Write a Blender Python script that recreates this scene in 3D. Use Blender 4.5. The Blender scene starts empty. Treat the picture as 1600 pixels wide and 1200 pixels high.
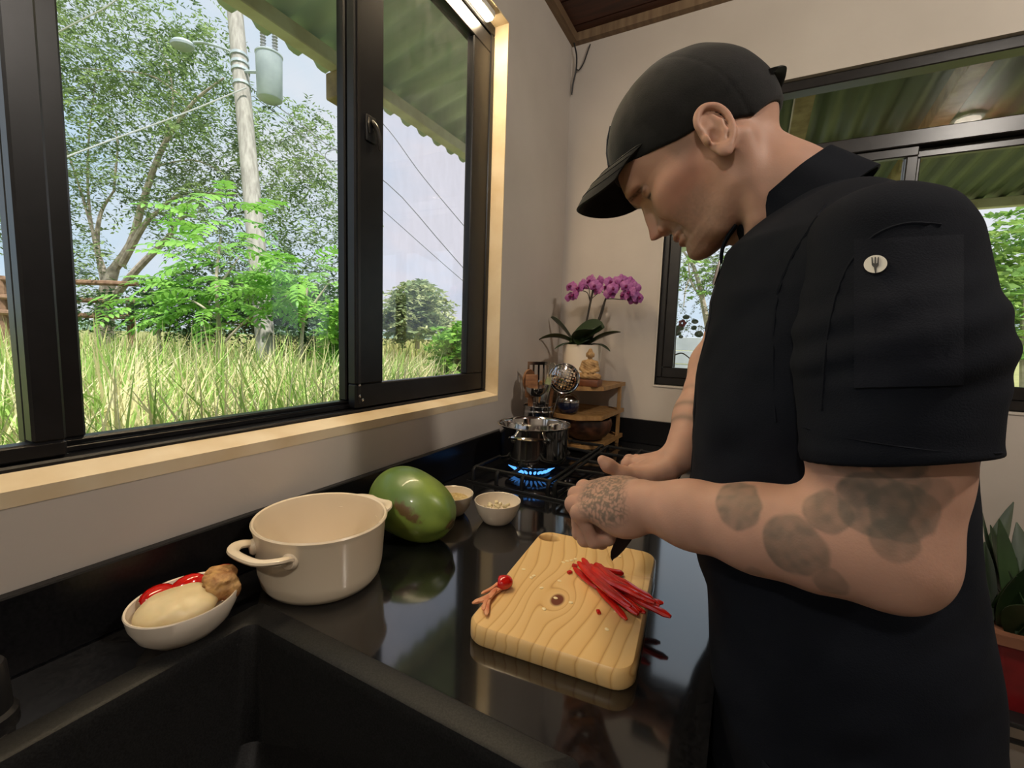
import bpy, bmesh, math, random
import numpy as np
from mathutils import Vector, Matrix
random.seed(7); rng = np.random.default_rng(11)
scene = bpy.context.scene
COL = scene.collection

# ------------------------------------------------------------------ camera, sky, sun, exposure
F_PX = 687.4
YAW, PITCH, ROLL = -0.486089, -0.103765, 0.03364
CAM = Vector((0.0, 0.0, 1.32))
_f = Vector((math.sin(YAW)*math.cos(PITCH), math.cos(YAW)*math.cos(PITCH), math.sin(PITCH)))
_r = Vector((math.cos(YAW), -math.sin(YAW), 0)); _u = _r.cross(_f)
_r2 = _r*math.cos(ROLL)+_u*math.sin(ROLL); _u2 = -_r*math.sin(ROLL)+_u*math.cos(ROLL)
cam_data = bpy.data.cameras.new('camera'); cam = bpy.data.objects.new('camera', cam_data); COL.objects.link(cam)
cam.matrix_world = Matrix(((_r2.x, _u2.x, -_f.x, CAM.x), (_r2.y, _u2.y, -_f.y, CAM.y), (_r2.z, _u2.z, -_f.z, CAM.z), (0, 0, 0, 1)))
cam_data.sensor_width = 36; cam_data.lens = 36*F_PX/1600; cam_data.clip_start = .02; cam_data.clip_end = 500
scene.camera = cam

scene.view_settings.view_transform = 'Standard'; scene.view_settings.look = 'None'
scene.view_settings.gamma = 1; scene.view_settings.use_curve_mapping = False
scene.view_settings.exposure = 0.0

world = bpy.data.worlds.new('sky'); scene.world = world; world.use_nodes = True
wn = world.node_tree.nodes; wl = world.node_tree.links; wn.clear()
w_out = wn.new('ShaderNodeOutputWorld'); w_bg = wn.new('ShaderNodeBackground'); w_tc = wn.new('ShaderNodeTexCoord')
w_noise = wn.new('ShaderNodeTexNoise'); w_ramp = wn.new('ShaderNodeValToRGB'); w_map = wn.new('ShaderNodeMapping')
w_map.inputs['Scale'].default_value = (1.0, 1.0, 2.2); w_map.inputs['Location'].default_value = (.35, .2, .1)
w_noise.inputs['Scale'].default_value = 1.5; w_noise.inputs['Detail'].default_value = 5; w_noise.inputs['Roughness'].default_value = .55
w_ramp.color_ramp.elements[0].position = .40; w_ramp.color_ramp.elements[0].color = (.62, .80, .97, 1)
w_ramp.color_ramp.elements[1].position = .60; w_ramp.color_ramp.elements[1].color = (.90, .91, .97, 1)
wl.new(w_tc.outputs['Generated'], w_map.inputs['Vector']); wl.new(w_map.outputs[0], w_noise.inputs['Vector'])
wl.new(w_noise.outputs['Fac'], w_ramp.inputs['Fac']); wl.new(w_ramp.outputs['Color'], w_bg.inputs['Color'])
w_bg.inputs['Strength'].default_value = 1.0
wl.new(w_bg.outputs[0], w_out.inputs['Surface'])

sun_d = bpy.data.lights.new('sun', 'SUN'); sun_d.energy = 7.0; sun_d.angle = .06; sun_d.color = (1, .95, .86)
sun = bpy.data.objects.new('sun', sun_d); COL.objects.link(sun)
sun.rotation_euler = Vector((-.36, .20, -.90)).to_track_quat('-Z', 'Y').to_euler(); sun.location = (3, -2, 8)

# ------------------------------------------------------------------ helpers
def lin(r, g, b):
    f = lambda v: ((v/255+.055)/1.055)**2.4 if v/255 > .04045 else v/255/12.92
    return (f(r), f(g), f(b), 1)

def px(x, y, depth):                     # the world point that far into the scene along the photograph's pixel
    return CAM + depth*(_f + _r2*((x-800)/F_PX) - _u2*((y-600)/F_PX))

def mat(name, c1, c2=None, scale=8, rough=.5, metal=0, bump=0, bscale=60, spec=.5, sss=0, coat=0, stretch=(1, 1, 1),
        detail=4, lo=.35, hi=.65, trans=0, rvar=0, sheen=0, attr=None, emit=None, estr=0, bdist=.004):
    m = bpy.data.materials.new(name); m.use_nodes = True
    nt = m.node_tree; N = nt.nodes; L = nt.links; b = N['Principled BSDF']
    b.inputs['Base Color'].default_value = c1; b.inputs['Roughness'].default_value = rough; b.inputs['Metallic'].default_value = metal
    b.inputs['Specular IOR Level'].default_value = spec
    if sss: b.inputs['Subsurface Weight'].default_value = sss; b.inputs['Subsurface Radius'].default_value = (.010, .004, .002); b.inputs['Subsurface Scale'].default_value = 1
    if coat: b.inputs['Coat Weight'].default_value = coat; b.inputs['Coat Roughness'].default_value = .06
    if sheen: b.inputs['Sheen Weight'].default_value = sheen
    if emit: b.inputs['Emission Color'].default_value = emit; b.inputs['Emission Strength'].default_value = estr
    tc = mp = None
    if c2 or bump or rvar:
        tc = N.new('ShaderNodeTexCoord'); mp = N.new('ShaderNodeMapping'); mp.inputs['Scale'].default_value = stretch
        L.new(tc.outputs['Object'], mp.inputs['Vector'])
    if c2:
        n = N.new('ShaderNodeTexNoise'); n.inputs['Scale'].default_value = scale; n.inputs['Detail'].default_value = detail
        r = N.new('ShaderNodeValToRGB'); r.color_ramp.elements[0].position = lo; r.color_ramp.elements[0].color = c1
        r.color_ramp.elements[1].position = hi; r.color_ramp.elements[1].color = c2
        L.new(mp.outputs[0], n.inputs['Vector']); L.new(n.outputs['Fac'], r.inputs['Fac']); L.new(r.outputs['Color'], b.inputs['Base Color'])
        if rvar:
            mr = N.new('ShaderNodeMapRange'); mr.inputs['To Min'].default_value = max(0, rough-rvar); mr.inputs['To Max'].default_value = rough+rvar
            L.new(n.outputs['Fac'], mr.inputs['Value']); L.new(mr.outputs[0], b.inputs['Roughness'])
    if attr:
        a = N.new('ShaderNodeAttribute'); a.attribute_name = attr
        L.new(a.outputs['Color'], b.inputs['Base Color'])
    if bump:
        n2 = N.new('ShaderNodeTexNoise'); n2.inputs['Scale'].default_value = bscale; n2.inputs['Detail'].default_value = 3
        bp = N.new('ShaderNodeBump'); bp.inputs['Strength'].default_value = bump; bp.inputs['Distance'].default_value = bdist
        L.new(mp.outputs[0], n2.inputs['Vector']); L.new(n2.outputs['Fac'], bp.inputs['Height']); L.new(bp.outputs[0], b.inputs['Normal'])
    if trans:                            # leaves let light through
        t = N.new('ShaderNodeBsdfTranslucent'); mx = N.new('ShaderNodeMixShader'); mx.inputs[0].default_value = trans
        src = b.inputs['Base Color']
        if src.is_linked: L.new(src.links[0].from_socket, t.inputs['Color'])
        else: t.inputs['Color'].default_value = c1
        L.new(b.outputs[0], mx.inputs[1]); L.new(t.outputs[0], mx.inputs[2]); L.new(mx.outputs[0], N['Material Output'].inputs['Surface'])
    return m

def glass_mat(name, tint, refl_rough=.0, dirt=0):
    m = bpy.data.materials.new(name); m.use_nodes = True; nt = m.node_tree; N = nt.nodes; L = nt.links; N.clear()
    o = N.new('ShaderNodeOutputMaterial'); t = N.new('ShaderNodeBsdfTransparent'); g = N.new('ShaderNodeBsdfGlossy'); f = N.new('ShaderNodeFresnel')
    t.inputs['Color'].default_value = tint; g.inputs['Roughness'].default_value = refl_rough; ge = N.new('ShaderNodeNewGeometry'); mr0 = N.new('ShaderNodeMapRange'); mr0.inputs['To Min'].default_value = 1.45; mr0.inputs['To Max'].default_value = 1/1.45; L.new(ge.outputs['Backfacing'], mr0.inputs['Value']); L.new(mr0.outputs[0], f.inputs['IOR'])   # the same outside and inside face
    mx = N.new('ShaderNodeMixShader'); L.new(f.outputs[0], mx.inputs[0]); L.new(t.outputs[0], mx.inputs[1]); L.new(g.outputs[0], mx.inputs[2])
    last = mx
    if dirt:
        d = N.new('ShaderNodeBsdfDiffuse'); d.inputs['Color'].default_value = lin(200, 195, 200); n = N.new('ShaderNodeTexNoise'); n.inputs['Scale'].default_value = 14
        mr = N.new('ShaderNodeMapRange'); mr.inputs['From Min'].default_value = .3; mr.inputs['From Max'].default_value = .8; mr.inputs['To Max'].default_value = dirt
        L.new(n.outputs['Fac'], mr.inputs['Value']); m2 = N.new('ShaderNodeMixShader'); L.new(mr.outputs[0], m2.inputs[0]); L.new(mx.outputs[0], m2.inputs[1]); L.new(d.outputs[0], m2.inputs[2]); last = m2
    L.new(last.outputs[0], o.inputs['Surface'])
    return m

class MB:
    def __init__(s): s.v = []; s.f = []
    def add(s, v, f):
        n = len(s.v); s.v += [tuple(p) for p in v]; s.f += [tuple(i+n for i in q) for q in f]; return s
    def box(s, a, b):
        x0, y0, z0 = a; x1, y1, z1 = b
        return s.add([(x0,y0,z0),(x1,y0,z0),(x1,y1,z0),(x0,y1,z0),(x0,y0,z1),(x1,y0,z1),(x1,y1,z1),(x0,y1,z1)],
                     [(0,3,2,1),(4,5,6,7),(0,1,5,4),(1,2,6,5),(2,3,7,6),(3,0,4,7)])
    def rbox(s, a, b, r=.003, seg=2, M=None):
        bm = bmesh.new(); bmesh.ops.create_cube(bm, size=1)
        for v in bm.verts: v.co = Vector([(a[i]+b[i])/2+v.co[i]*(b[i]-a[i]) for i in range(3)])
        bmesh.ops.bevel(bm, geom=list(bm.edges), offset=r, segments=seg, affect='EDGES', profile=.5)
        return s.bm(bm, M)
    def bm(s, bm, M=None):
        bm.verts.index_update(); s.add([(M @ v.co if M else v.co) for v in bm.verts], [[v.index for v in f.verts] for f in bm.faces]); bm.free(); return s
    def tube(s, pts, rad, n=8, cap=True, flat=1.0, up=None):
        pts = [Vector(p) for p in pts]; m = len(pts); rad = rad if hasattr(rad, '__len__') else [rad]*m
        V = []; ref = Vector(up) if up else Vector((0, 0, 1))
        t0 = (pts[1]-pts[0]).normalized()
        if abs(t0.dot(ref)) > .95: ref = Vector((1, 0, 0)) if not up else Vector((0, 1, .1))
        nrm = (ref - t0*ref.dot(t0)).normalized()
        for i, p in enumerate(pts):
            t = (pts[min(i+1, m-1)]-pts[max(i-1, 0)]).normalized()
            nrm = (nrm - t*nrm.dot(t)).normalized(); bi = t.cross(nrm)
            for k in range(n):
                a = 2*math.pi*k/n; V.append(p + (nrm*math.cos(a)*flat + bi*math.sin(a))*rad[i])
        Fc = [(i*n+k, i*n+(k+1) % n, (i+1)*n+(k+1) % n, (i+1)*n+k) for i in range(m-1) for k in range(n)]
        if cap: Fc += [tuple(range(n-1, -1, -1)), tuple((m-1)*n+k for k in range(n))]
        return s.add(V, Fc)
    def lathe(s, prof, c=(0, 0, 0), n=32, sx=1, sy=1, rot=0, close=False):
        V = []; Fc = []; m = len(prof); cr, sr = math.cos(rot), math.sin(rot)
        for r, z in prof:
            for k in range(n):
                a = 2*math.pi*k/n; X, Y = r*math.cos(a)*sx, r*math.sin(a)*sy
                V.append((c[0]+X*cr-Y*sr, c[1]+X*sr+Y*cr, c[2]+z))
        for i in range(m-1 + (1 if close else 0)):
            j = (i+1) % m
            for k in range(n): Fc.append((i*n+k, i*n+(k+1) % n, j*n+(k+1) % n, j*n+k))
        if not close:
            if prof[0][0] > 1e-6: Fc.append(tuple(range(n-1, -1, -1)))
            if prof[-1][0] > 1e-6: Fc.append(tuple((m-1)*n+k for k in range(n)))
        return s.add(V, Fc)
    def prism(s, poly, z0, z1, M=None):
        n = len(poly); V = [(x, y, z0) for x, y in poly]+[(x, y, z1) for x, y in poly]
        if M: V = [M @ Vector(p) for p in V]
        return s.add(V, [tuple(range(n-1, -1, -1)), tuple(range(n, 2*n))]+[(i, (i+1) % n, n+(i+1) % n, n+i) for i in range(n)])
    def xf(s, M):
        s.v = [tuple(M @ Vector(p)) for p in s.v]; return s
    def grid(s, P):                      # P[i][j] points
        n = len(P); m = len(P[0])
        return s.add([p for r in P for p in r], [(i*m+j, i*m+j+1, (i+1)*m+j+1, (i+1)*m+j) for i in range(n-1) for j in range(m-1)])
    def slab(s, P, th, nrm=None):        # a curved sheet with thickness
        n = len(P); m = len(P[0]); A = np.array([[list(q) for q in r] for r in P], float)
        du = np.gradient(A, axis=0); dv = np.gradient(A, axis=1); N_ = np.cross(du, dv); N_ /= np.linalg.norm(N_, axis=2, keepdims=True)+1e-12
        B = A - N_*th; o = len(s.v); s.v += [tuple(p) for p in A.reshape(-1, 3)]+[tuple(p) for p in B.reshape(-1, 3)]; K = n*m
        for i in range(n-1):
            for j in range(m-1):
                a = i*m+j; s.f.append((o+a, o+a+m, o+a+m+1, o+a+1)); s.f.append((o+K+a, o+K+a+1, o+K+a+m+1, o+K+a+m))
        ring = [j for j in range(m)]+[i*m+m-1 for i in range(1, n)]+[(n-1)*m+j for j in range(m-2, -1, -1)]+[i*m for i in range(n-2, 0, -1)]
        for q in range(len(ring)):
            a, b = ring[q], ring[(q+1) % len(ring)]; s.f.append((o+a, o+b, o+K+b, o+K+a))
        return s

ORG = {}
def setprops(o, label=None, cat=None, group=None, kind=None):
    if label: o['label'] = label
    if cat: o['category'] = cat
    if group: o['group'] = group
    if kind: o['kind'] = kind
    return o
def thing(name, label=None, cat=None, loc=(0, 0, 0), group=None, kind=None):
    o = bpy.data.objects.new(name, None); COL.objects.link(o); o.location = loc; ORG[o] = Vector(loc); o.empty_display_size = .05
    return setprops(o, label, cat, group, kind)
def fin_mesh(me, m, smooth, sharp):
    if m: me.materials.append(m)
    if smooth:
        me.polygons.foreach_set('use_smooth', [True]*len(me.polygons))
        if sharp: me.set_sharp_from_angle(angle=math.radians(sharp))
    me.update()
def obj(name, mb, m, parent=None, org=None, smooth=True, sharp=40, label=None, cat=None, group=None, kind=None):
    me = bpy.data.meshes.new(name)
    if parent is not None: o_ = ORG[parent]
    else: o_ = Vector(org) if org is not None else Vector((0, 0, 0))
    me.from_pydata([(p[0]-o_.x, p[1]-o_.y, p[2]-o_.z) for p in mb.v], [], mb.f)
    fin_mesh(me, m, smooth, sharp)
    o = bpy.data.objects.new(name, me); COL.objects.link(o); ORG[o] = o_
    if parent is not None: o.parent = parent
    else: o.location = o_
    return setprops(o, label, cat, group, kind)
def clone(src, parent=None, M=None, name=None):
    o = src.copy(); COL.objects.link(o)
    if parent is not None: o.parent = parent
    if M is not None: o.matrix_basis = M
    return o
def smooth_path(pts, n=24):              # Catmull-Rom through points
    P = [Vector(p) for p in pts]; P = [P[0]*2-P[1]]+P+[P[-1]*2-P[-2]]; out = []
    segs = len(P)-3
    for i in range(n+1):
        t = i/n*segs; k = min(int(t), segs-1); t -= k; a, b, c, d = P[k:k+4]
        out.append(.5*((2*b)+(c-a)*t+(2*a-5*b+4*c-d)*t*t+(3*b-a-3*c+d)*t**3))
    return out
def RT(loc=(0, 0, 0), rx=0, ry=0, rz=0, sc=1):
    S = Matrix.Diagonal((sc, sc, sc, 1)) if not hasattr(sc, '__len__') else Matrix.Diagonal((*sc, 1))
    return Matrix.Translation(loc) @ Matrix.Rotation(rz, 4, 'Z') @ Matrix.Rotation(ry, 4, 'Y') @ Matrix.Rotation(rx, 4, 'X') @ S
def align(d, loc=(0, 0, 0), axis='Z'):      # turns local Z towards d
    return Matrix.Translation(loc) @ Vector(d).to_track_quat('Z', 'Y').to_matrix().to_4x4()

# ------------------------------------------------------------------ materials
M_wall = mat('wall_paint', lin(182, 173, 163), lin(192, 183, 173), scale=3, rough=.75, bump=.15, bscale=45)
M_reveal = mat('reveal_paint', lin(214, 198, 168), lin(196, 172, 132), scale=9, rough=.7, bump=.1, bscale=50, lo=.4, hi=.75)
M_ceiling = mat('ceiling_wood', lin(78, 42, 26), lin(54, 28, 18), scale=5, rough=.55, stretch=(1, 9, 1))
M_trim = mat('trim_wood', lin(126, 104, 78), lin(104, 82, 60), scale=6, rough=.6, stretch=(9, 1, 1))
M_floor = mat('floor_tile', lin(150, 142, 132), lin(128, 122, 114), scale=3, rough=.4)
M_stone = mat('black_granite', (.0035, .0035, .004, 1), (.009, .009, .010, 1), scale=220, rough=.09, spec=.8, detail=2, coat=.7)
M_upstand = mat('black_granite_upstand', (.0035, .0035, .004, 1), (.008, .008, .009, 1), scale=220, rough=.28, spec=.3, detail=2)
M_sink = mat('black_composite', (.004, .004, .004, 1), (.012, .012, .012, 1), scale=500, rough=.5, detail=2, spec=.22)
M_alu = mat('black_aluminium', (.0045, .0045, .0055, 1), (.0075, .0075, .0085, 1), scale=30, rough=.36, spec=.32)
M_brownalu = mat('brown_aluminium', (.017, .0145, .013, 1), (.012, .0105, .0095, 1), scale=30, rough=.3, spec=.4)
M_glass = glass_mat('clear_glass', (.985, .992, .988, 1))
M_glass2 = glass_mat('dusty_glass', (.95, .94, .96, 1), dirt=.05)
M_white = mat('white_ceramic', lin(226, 214, 196), rough=.18, spec=.5, coat=.3)
M_cream = mat('cream_enamel', lin(214, 198, 172), lin(222, 207, 182), scale=4, rough=.26, coat=.25)
M_steel = mat('brushed_steel', (.52, .50, .48, 1), (.42, .41, .40, 1), scale=40, rough=.18, metal=1, stretch=(1, 1, 6))
M_chrome = mat('polished_steel', (.62, .61, .60, 1), rough=.09, metal=1)
M_iron = mat('cast_iron', (.006, .006, .0065, 1), (.010, .010, .010, 1), scale=90, rough=.55, bump=.2, bscale=200, spec=.2)
M_hobglass = mat('hob_glass', (.006, .006, .007, 1), rough=.08)
M_bamboo = mat('bamboo', lin(166, 128, 80), lin(140, 102, 58), scale=14, rough=.5, stretch=(1, 6, 1))
M_darkwood = mat('dark_wood', lin(96, 58, 34), lin(62, 34, 20), scale=18, rough=.5, stretch=(1, 1, 4))
M_spoonwood = mat('spoon_wood', lin(132, 90, 56), lin(104, 66, 40), scale=16, rough=.6, stretch=(2, 2, 9))
M_black = mat('black_plastic', (.01, .01, .011, 1), rough=.4)
M_red = mat('red_pepper', lin(216, 44, 28), lin(184, 20, 14), scale=30, rough=.22, sss=.15, coat=.4)
M_tomato = mat('tomato_red', lin(202, 24, 14), lin(172, 16, 10), scale=20, rough=.15, coat=.6)
M_roof = mat('roof_metal_sheet', lin(214, 222, 208), lin(196, 206, 192), scale=2, rough=.45, spec=.4)
M_roofg = mat('veranda_roof_sheet', lin(96, 112, 92), lin(78, 92, 76), scale=2, rough=.45)
M_beam = mat('white_beam_paint', lin(224, 222, 210), lin(190, 182, 164), scale=7, rough=.7, lo=.45, hi=.75)
M_rawbeam = mat('weathered_beam', lin(168, 148, 120), lin(128, 108, 84), scale=12, rough=.8, bump=.4, bscale=40)

# ------------------------------------------------------------------ the room
WX, BY, CZ = -.753, 1.87, 2.60          # window wall, back wall, ceiling
WT = .125                                # wall thickness
XR, YF = 3.2, -2.4                      # far side wall and the wall behind the photographer
W1 = dict(y0=-1.25, y1=1.322, z0=1.121, z1=2.324)       # big window opening
W2 = dict(x0=-.326, x1=1.30, z0=1.150, z1=2.243)        # window in the back wall
b = MB(); b.box((WX-WT, YF-WT, -.12), (XR+WT, BY+WT, 0)); obj('floor', b, M_floor, smooth=False, kind='structure')
b = MB()
for a, c in (((WX-WT, YF-WT, 0), (WX, BY+WT, W1['z0'])), ((WX-WT, YF-WT, W1['z1']), (WX, BY+WT, CZ)),
             ((WX-WT, YF-WT, W1['z0']), (WX, W1['y0'], W1['z1'])), ((WX-WT, W1['y1'], W1['z0']), (WX, BY+WT, W1['z1']))): b.box(a, c)
obj('wall_left', b, M_wall, smooth=False, kind='structure')
b = MB()
for a, c in (((WX, BY, 0), (XR, BY+WT, W2['z0'])), ((WX, BY, W2['z1']), (XR, BY+WT, CZ)),
             ((WX, BY, W2['z0']), (W2['x0'], BY+WT, W2['z1'])), ((W2['x1'], BY, W2['z0']), (XR, BY+WT, W2['z1']))): b.box(a, c)
obj('wall_back', b, M_wall, smooth=False, kind='structure')
b = MB(); b.box((XR, YF, 0), (XR+WT, BY, CZ)); obj('wall_right', b, M_wall, smooth=False, kind='structure')
b = MB(); b.box((WX, YF-WT, 0), (XR+WT, YF, CZ)); obj('wall_front', b, M_wall, smooth=False, kind='structure')
b = MB(); b.box((WX-WT, YF-WT, CZ), (XR+WT, BY+WT, CZ+.03)); ceil = obj('ceiling', b, M_ceiling, smooth=False, kind='structure')
k = 0
y = YF
while y < BY-.01:                        # ceiling boards
    bb = MB(); bb.box((WX+.012, y+.003, CZ-.012), (XR-.012, min(y+.137, BY-.012), CZ)); obj('board', bb, M_ceiling, ceil, smooth=False); y += .14
b = MB(); b.box((WX, YF, CZ-.045), (WX+.03, BY, CZ-.012)); obj('trim_1', b, M_trim, smooth=False, kind='structure')
b = MB(); b.box((WX+.03, BY-.03, CZ-.045), (XR, BY, CZ-.012)); obj('trim_2', b, M_trim, smooth=False, kind='structure')
# plastered sill and reveals of the big window, warm painted
rv = thing('window_reveal', loc=(WX, 0, W1['z0']), kind='structure'); rv.name = 'trim_3'
e = .004
b = MB(); b.add([(WX+.001, W1['y0'], W1['z0']), (WX+.001, W1['y1'], W1['z0']), (WX-.052, W1['y1'], W1['z0']+.012), (WX-.052, W1['y0'], W1['z0']+.012),
                 (WX+.001, W1['y0'], W1['z0']-.02), (WX+.001, W1['y1'], W1['z0']-.02), (WX-.052, W1['y1'], W1['z0']-.02), (WX-.052, W1['y0'], W1['z0']-.02)],
                [(0, 1, 2, 3), (0, 4, 5, 1), (4, 7, 6, 5), (2, 1, 5, 6), (0, 3, 7, 4)])
obj('sill', b, M_reveal, rv, smooth=False)
b = MB(); b.box((WX-.052, W1['y1']-e, W1['z0']), (WX+.001, W1['y1'], W1['z1'])); obj('jamb', b, M_reveal, rv, smooth=False)
b = MB(); b.box((WX-.052, W1['y0'], W1['z1']-e), (WX+.001, W1['y1']-e, W1['z1'])); obj('head', b, M_reveal, rv, smooth=False)

# big sliding window: outer frame, a left sash, a middle pane, a right sash
w1 = thing('window_1', loc=(-.84, 0, W1['z0']), kind='structure')
xi, xo = -.800, -.895                   # inner and outer face of the frame
def member(par, name, a, c, m=M_alu, r=.003):
    bb = MB(); bb.rbox(a, c, r, 1); return obj(name, bb, m, par, smooth=True, sharp=30)
y1, z0, z1 = W1['y1'], W1['z0'], W1['z1']
member(w1, 'frame_rail', (xo, -1.25, z0-.01), (xi, y1-.004, z0+.018))
member(w1, 'frame_rail', (xo, -1.25, z1-.034), (xi, y1-.004, z1-.004))
member(w1, 'frame_stile', (xo, y1-.026, z0+.018), (xi-.001, y1-.004, z1-.034))
member(w1, 'frame_stile', (xo, -1.25, z0+.018), (xi-.001, -1.226, z1-.034))
member(w1, 'track', (xi-.028, -1.2, z0+.018), (xi-.024, y1-.03, z0+.030)); member(w1, 'track', (xi-.062, -1.2, z0+.018), (xi-.058, y1-.03, z0+.030))
for xx in (xi-.012, xi-.046): member(w1, 'track', (xx-.004, y1-.034, z0+.018), (xx, y1-.026, z1-.034), M_brownalu, .001)
def sash(ya, yb, za, zb, xc, wl_, wr_, wb_, wt_, glass, th=.026, name='sash'):
    x0, x1 = xc-th/2, xc+th/2
    s = obj(name, MB().rbox((x0, ya, za), (x1, yb, za+wb_), .003, 1), M_alu, w1, sharp=30)
    for nm, a, c in (('top_rail', (x0, ya, zb-wt_), (x1, yb, zb)), ('stile', (x0, ya, za+wb_), (x1, ya+wl_, zb-wt_)), ('stile', (x0, yb-wr_, za+wb_), (x1, yb, zb-wt_))):
        obj(nm, MB().rbox(a, c, .003, 1), M_alu, s, sharp=30)
    obj('pane', MB().box((xc-.002, ya+wl_-.006, za+wb_-.006), (xc+.002, yb-wr_+.006, zb-wt_+.006)), glass, s, smooth=False)
    return s
rs = sash(.736, 1.302, z0+.020, 2.286, -.8175, .090, .100, .058, .052, M_glass2)                  # right sash, inner track
ms = sash(.205, .800, z0+.018, 2.286, -.852, .062, .062, .018, .045, M_glass)                    # middle pane, outer track
ls = sash(-1.22, .236, z0+.020, 2.286, -.8175, .07, .033, .022, .050, M_glass)                   # left sash
# stop strip with screws and the latch of the right sash
member(w1, 'stop_strip', (-.8045, .744, z0+.032), (-.8035, .752, 2.2), M_brownalu, .0004)
for yy, zz in ((.748, z0+.05), (.757, z0+.040), (.748, z0+.075)):
    obj('screw', MB().lathe([(.0036, 0), (.0036, .0012), (.0016, .0018), (.0012, .001), (0, .001)], n=10).xf(RT((-.8043, yy, zz), ry=math.pi/2)), M_chrome, w1)
lt = obj('latch', MB().rbox((-.806, .766, 1.757), (-.799, .796, 1.815), .003, 2), M_alu, w1)
obj('latch_lever', MB().tube(smooth_path([(-.799, .782, 1.803), (-.790, .787, 1.789), (-.786, .794, 1.763), (-.788, .796, 1.742)], 10), [.0045, .005, .0055, .0055, .0055, .0055, .0055, .0055, .005, .0045, .003], 8), M_brownalu, lt)
obj('latch_hook', MB().tube(smooth_path([(-.799, .772, 1.807), (-.795, .769, 1.792), (-.796, .772, 1.774)], 8), .0022, 6), M_brownalu, lt)

# LED batten under the window head: the lamp that warms the sill
M_led = mat('led_diffuser', (1, 1, 1, 1), emit=(1.0, .78, .50, 1), estr=135)
lamp = thing('led_batten_lamp', 'slim glowing LED batten fixed under the window head', 'lamp', (-.762, .7, 2.320))
obj('housing', MB().rbox((-.797, .10, 2.300), (-.765, 1.255, 2.3195), .002, 1), M_beam, lamp)
obj('diffuser', MB().rbox((-.793, .105, 2.291), (-.769, 1.250, 2.301), .004, 2), M_led, lamp)
# ceiling lamp at the right, plus an added fill lamp behind the camera
M_bulb = mat('bulb_glow', (1, 1, 1, 1), emit=(1.0, .86, .70, 1), estr=12)
def downlight(x, y, e, lab, r=.05):
    t = thing('ceiling_lamp', lab, 'lamp', (x, y, CZ-.012))
    obj('rose', MB().lathe([(.0, 0), (.065, 0), (.065, -.015), (.055, -.02), (.0, -.02)], (x, y, CZ-.012), 24), M_beam, t)
    obj('bulb', MB().lathe([(.05, -.02), (.052, -.03), (.045, -.045), (.025, -.055), (0, -.058)], (x, y, CZ-.012), 24), M_bulb, t)
    d = bpy.data.lights.new('bulb_light', 'POINT'); d.energy = e; d.shadow_soft_size = r; d.color = (1, .92, .82)
    o = bpy.data.objects.new('bulb_light', d); COL.objects.link(o); o.parent = t; o.location = (0, 0, -.115)
downlight(.95, .50, 45, 'small round ceiling lamp over the right side of the room')
downlight(-.10, -1.20, 36, 'added fill lamp on the ceiling behind the photographer')  # unseen lamp, added as frontal fill to brighten the man's face

# cable hanging out of the ceiling corner
cb = thing('loose_cable', 'thin dark cable dangling from the ceiling corner', 'cable', (-.73, 1.845, 2.55))
obj('strand', MB().tube(smooth_path([(-.742, 1.845, 2.57), (-.733, 1.85, 2.54), (-.726, 1.855, 2.505), (-.727, 1.857, 2.45), (-.738, 1.858, 2.40), (-.755+.012, 1.86, 2.36)], 16), .0032, 6), M_black, cb)
obj('strand', MB().tube(smooth_path([(-.727, 1.857, 2.455), (-.712, 1.858, 2.45), (-.695, 1.86, 2.475), (-.680, 1.86, 2.515), (-.67, 1.86, 2.54)], 16), .0026, 6), M_black, cb)

# ------------------------------------------------------------------ worktop, upstands, sink, base cabinets
XE = -.003
S = dict(x0=-.628, x1=-.110, y0=-.42, y1=.388)
b = MB(); T0, T1 = .862, .900
for a, c in (((WX, YF+.9, T0), (S['x0']+.008, BY, T1)), ((S['x1']-.008, YF+.9, T0), (XE, BY, T1)), ((S['x0']+.008, S['y1']-.008, T0), (S['x1']-.008, BY, T1)), ((S['x0']+.008, YF+.9, T0), (S['x1']-.008, S['y0']+.008, T1))): b.box(a, c)
obj('worktop', b, M_stone, org=(WX, 0, T0), smooth=False, label='polished black granite worktop running under the window', cat='worktop')
b = MB(); b.rbox((WX, YF+.9, T1), (WX+.016, BY, 1.0), .002, 1); obj('trim_4', b, M_upstand, smooth=False, kind='structure')
b = MB(); b.rbox((WX+.016, BY-.016, T1), (XE, BY, 1.0), .002, 1); obj('trim_5', b, M_upstand, smooth=False, kind='structure')
sk = thing('kitchen_sink', 'matt black composite sink set into the worktop', 'sink', (-.37, 0, .70))
def rim_ring(x0, x1, y0, y1, r, z, n=6):
    P = []
    for cx, cy, a0 in ((x1-r, y1-r, 0), (x0+r, y1-r, 90), (x0+r, y0+r, 180), (x1-r, y0+r, 270)):
        for i in range(n+1):
            a = math.radians(a0+90*i/n); P.append((cx+r*math.cos(a), cy+r*math.sin(a), z))
    return P
def loft(b, rings, closed_end=True):
    m = len(rings[0]); o = len(b.v)
    for r_ in rings: b.v += [tuple(p) for p in r_]
    for i in range(len(rings)-1):
        for k in range(m): b.f.append((o+i*m+k, o+i*m+(k+1) % m, o+(i+1)*m+(k+1) % m, o+(i+1)*m+k))
    if closed_end: b.f.append(tuple(o+(len(rings)-1)*m+k for k in range(m)))
    return b
b = MB(); s_ = S
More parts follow.
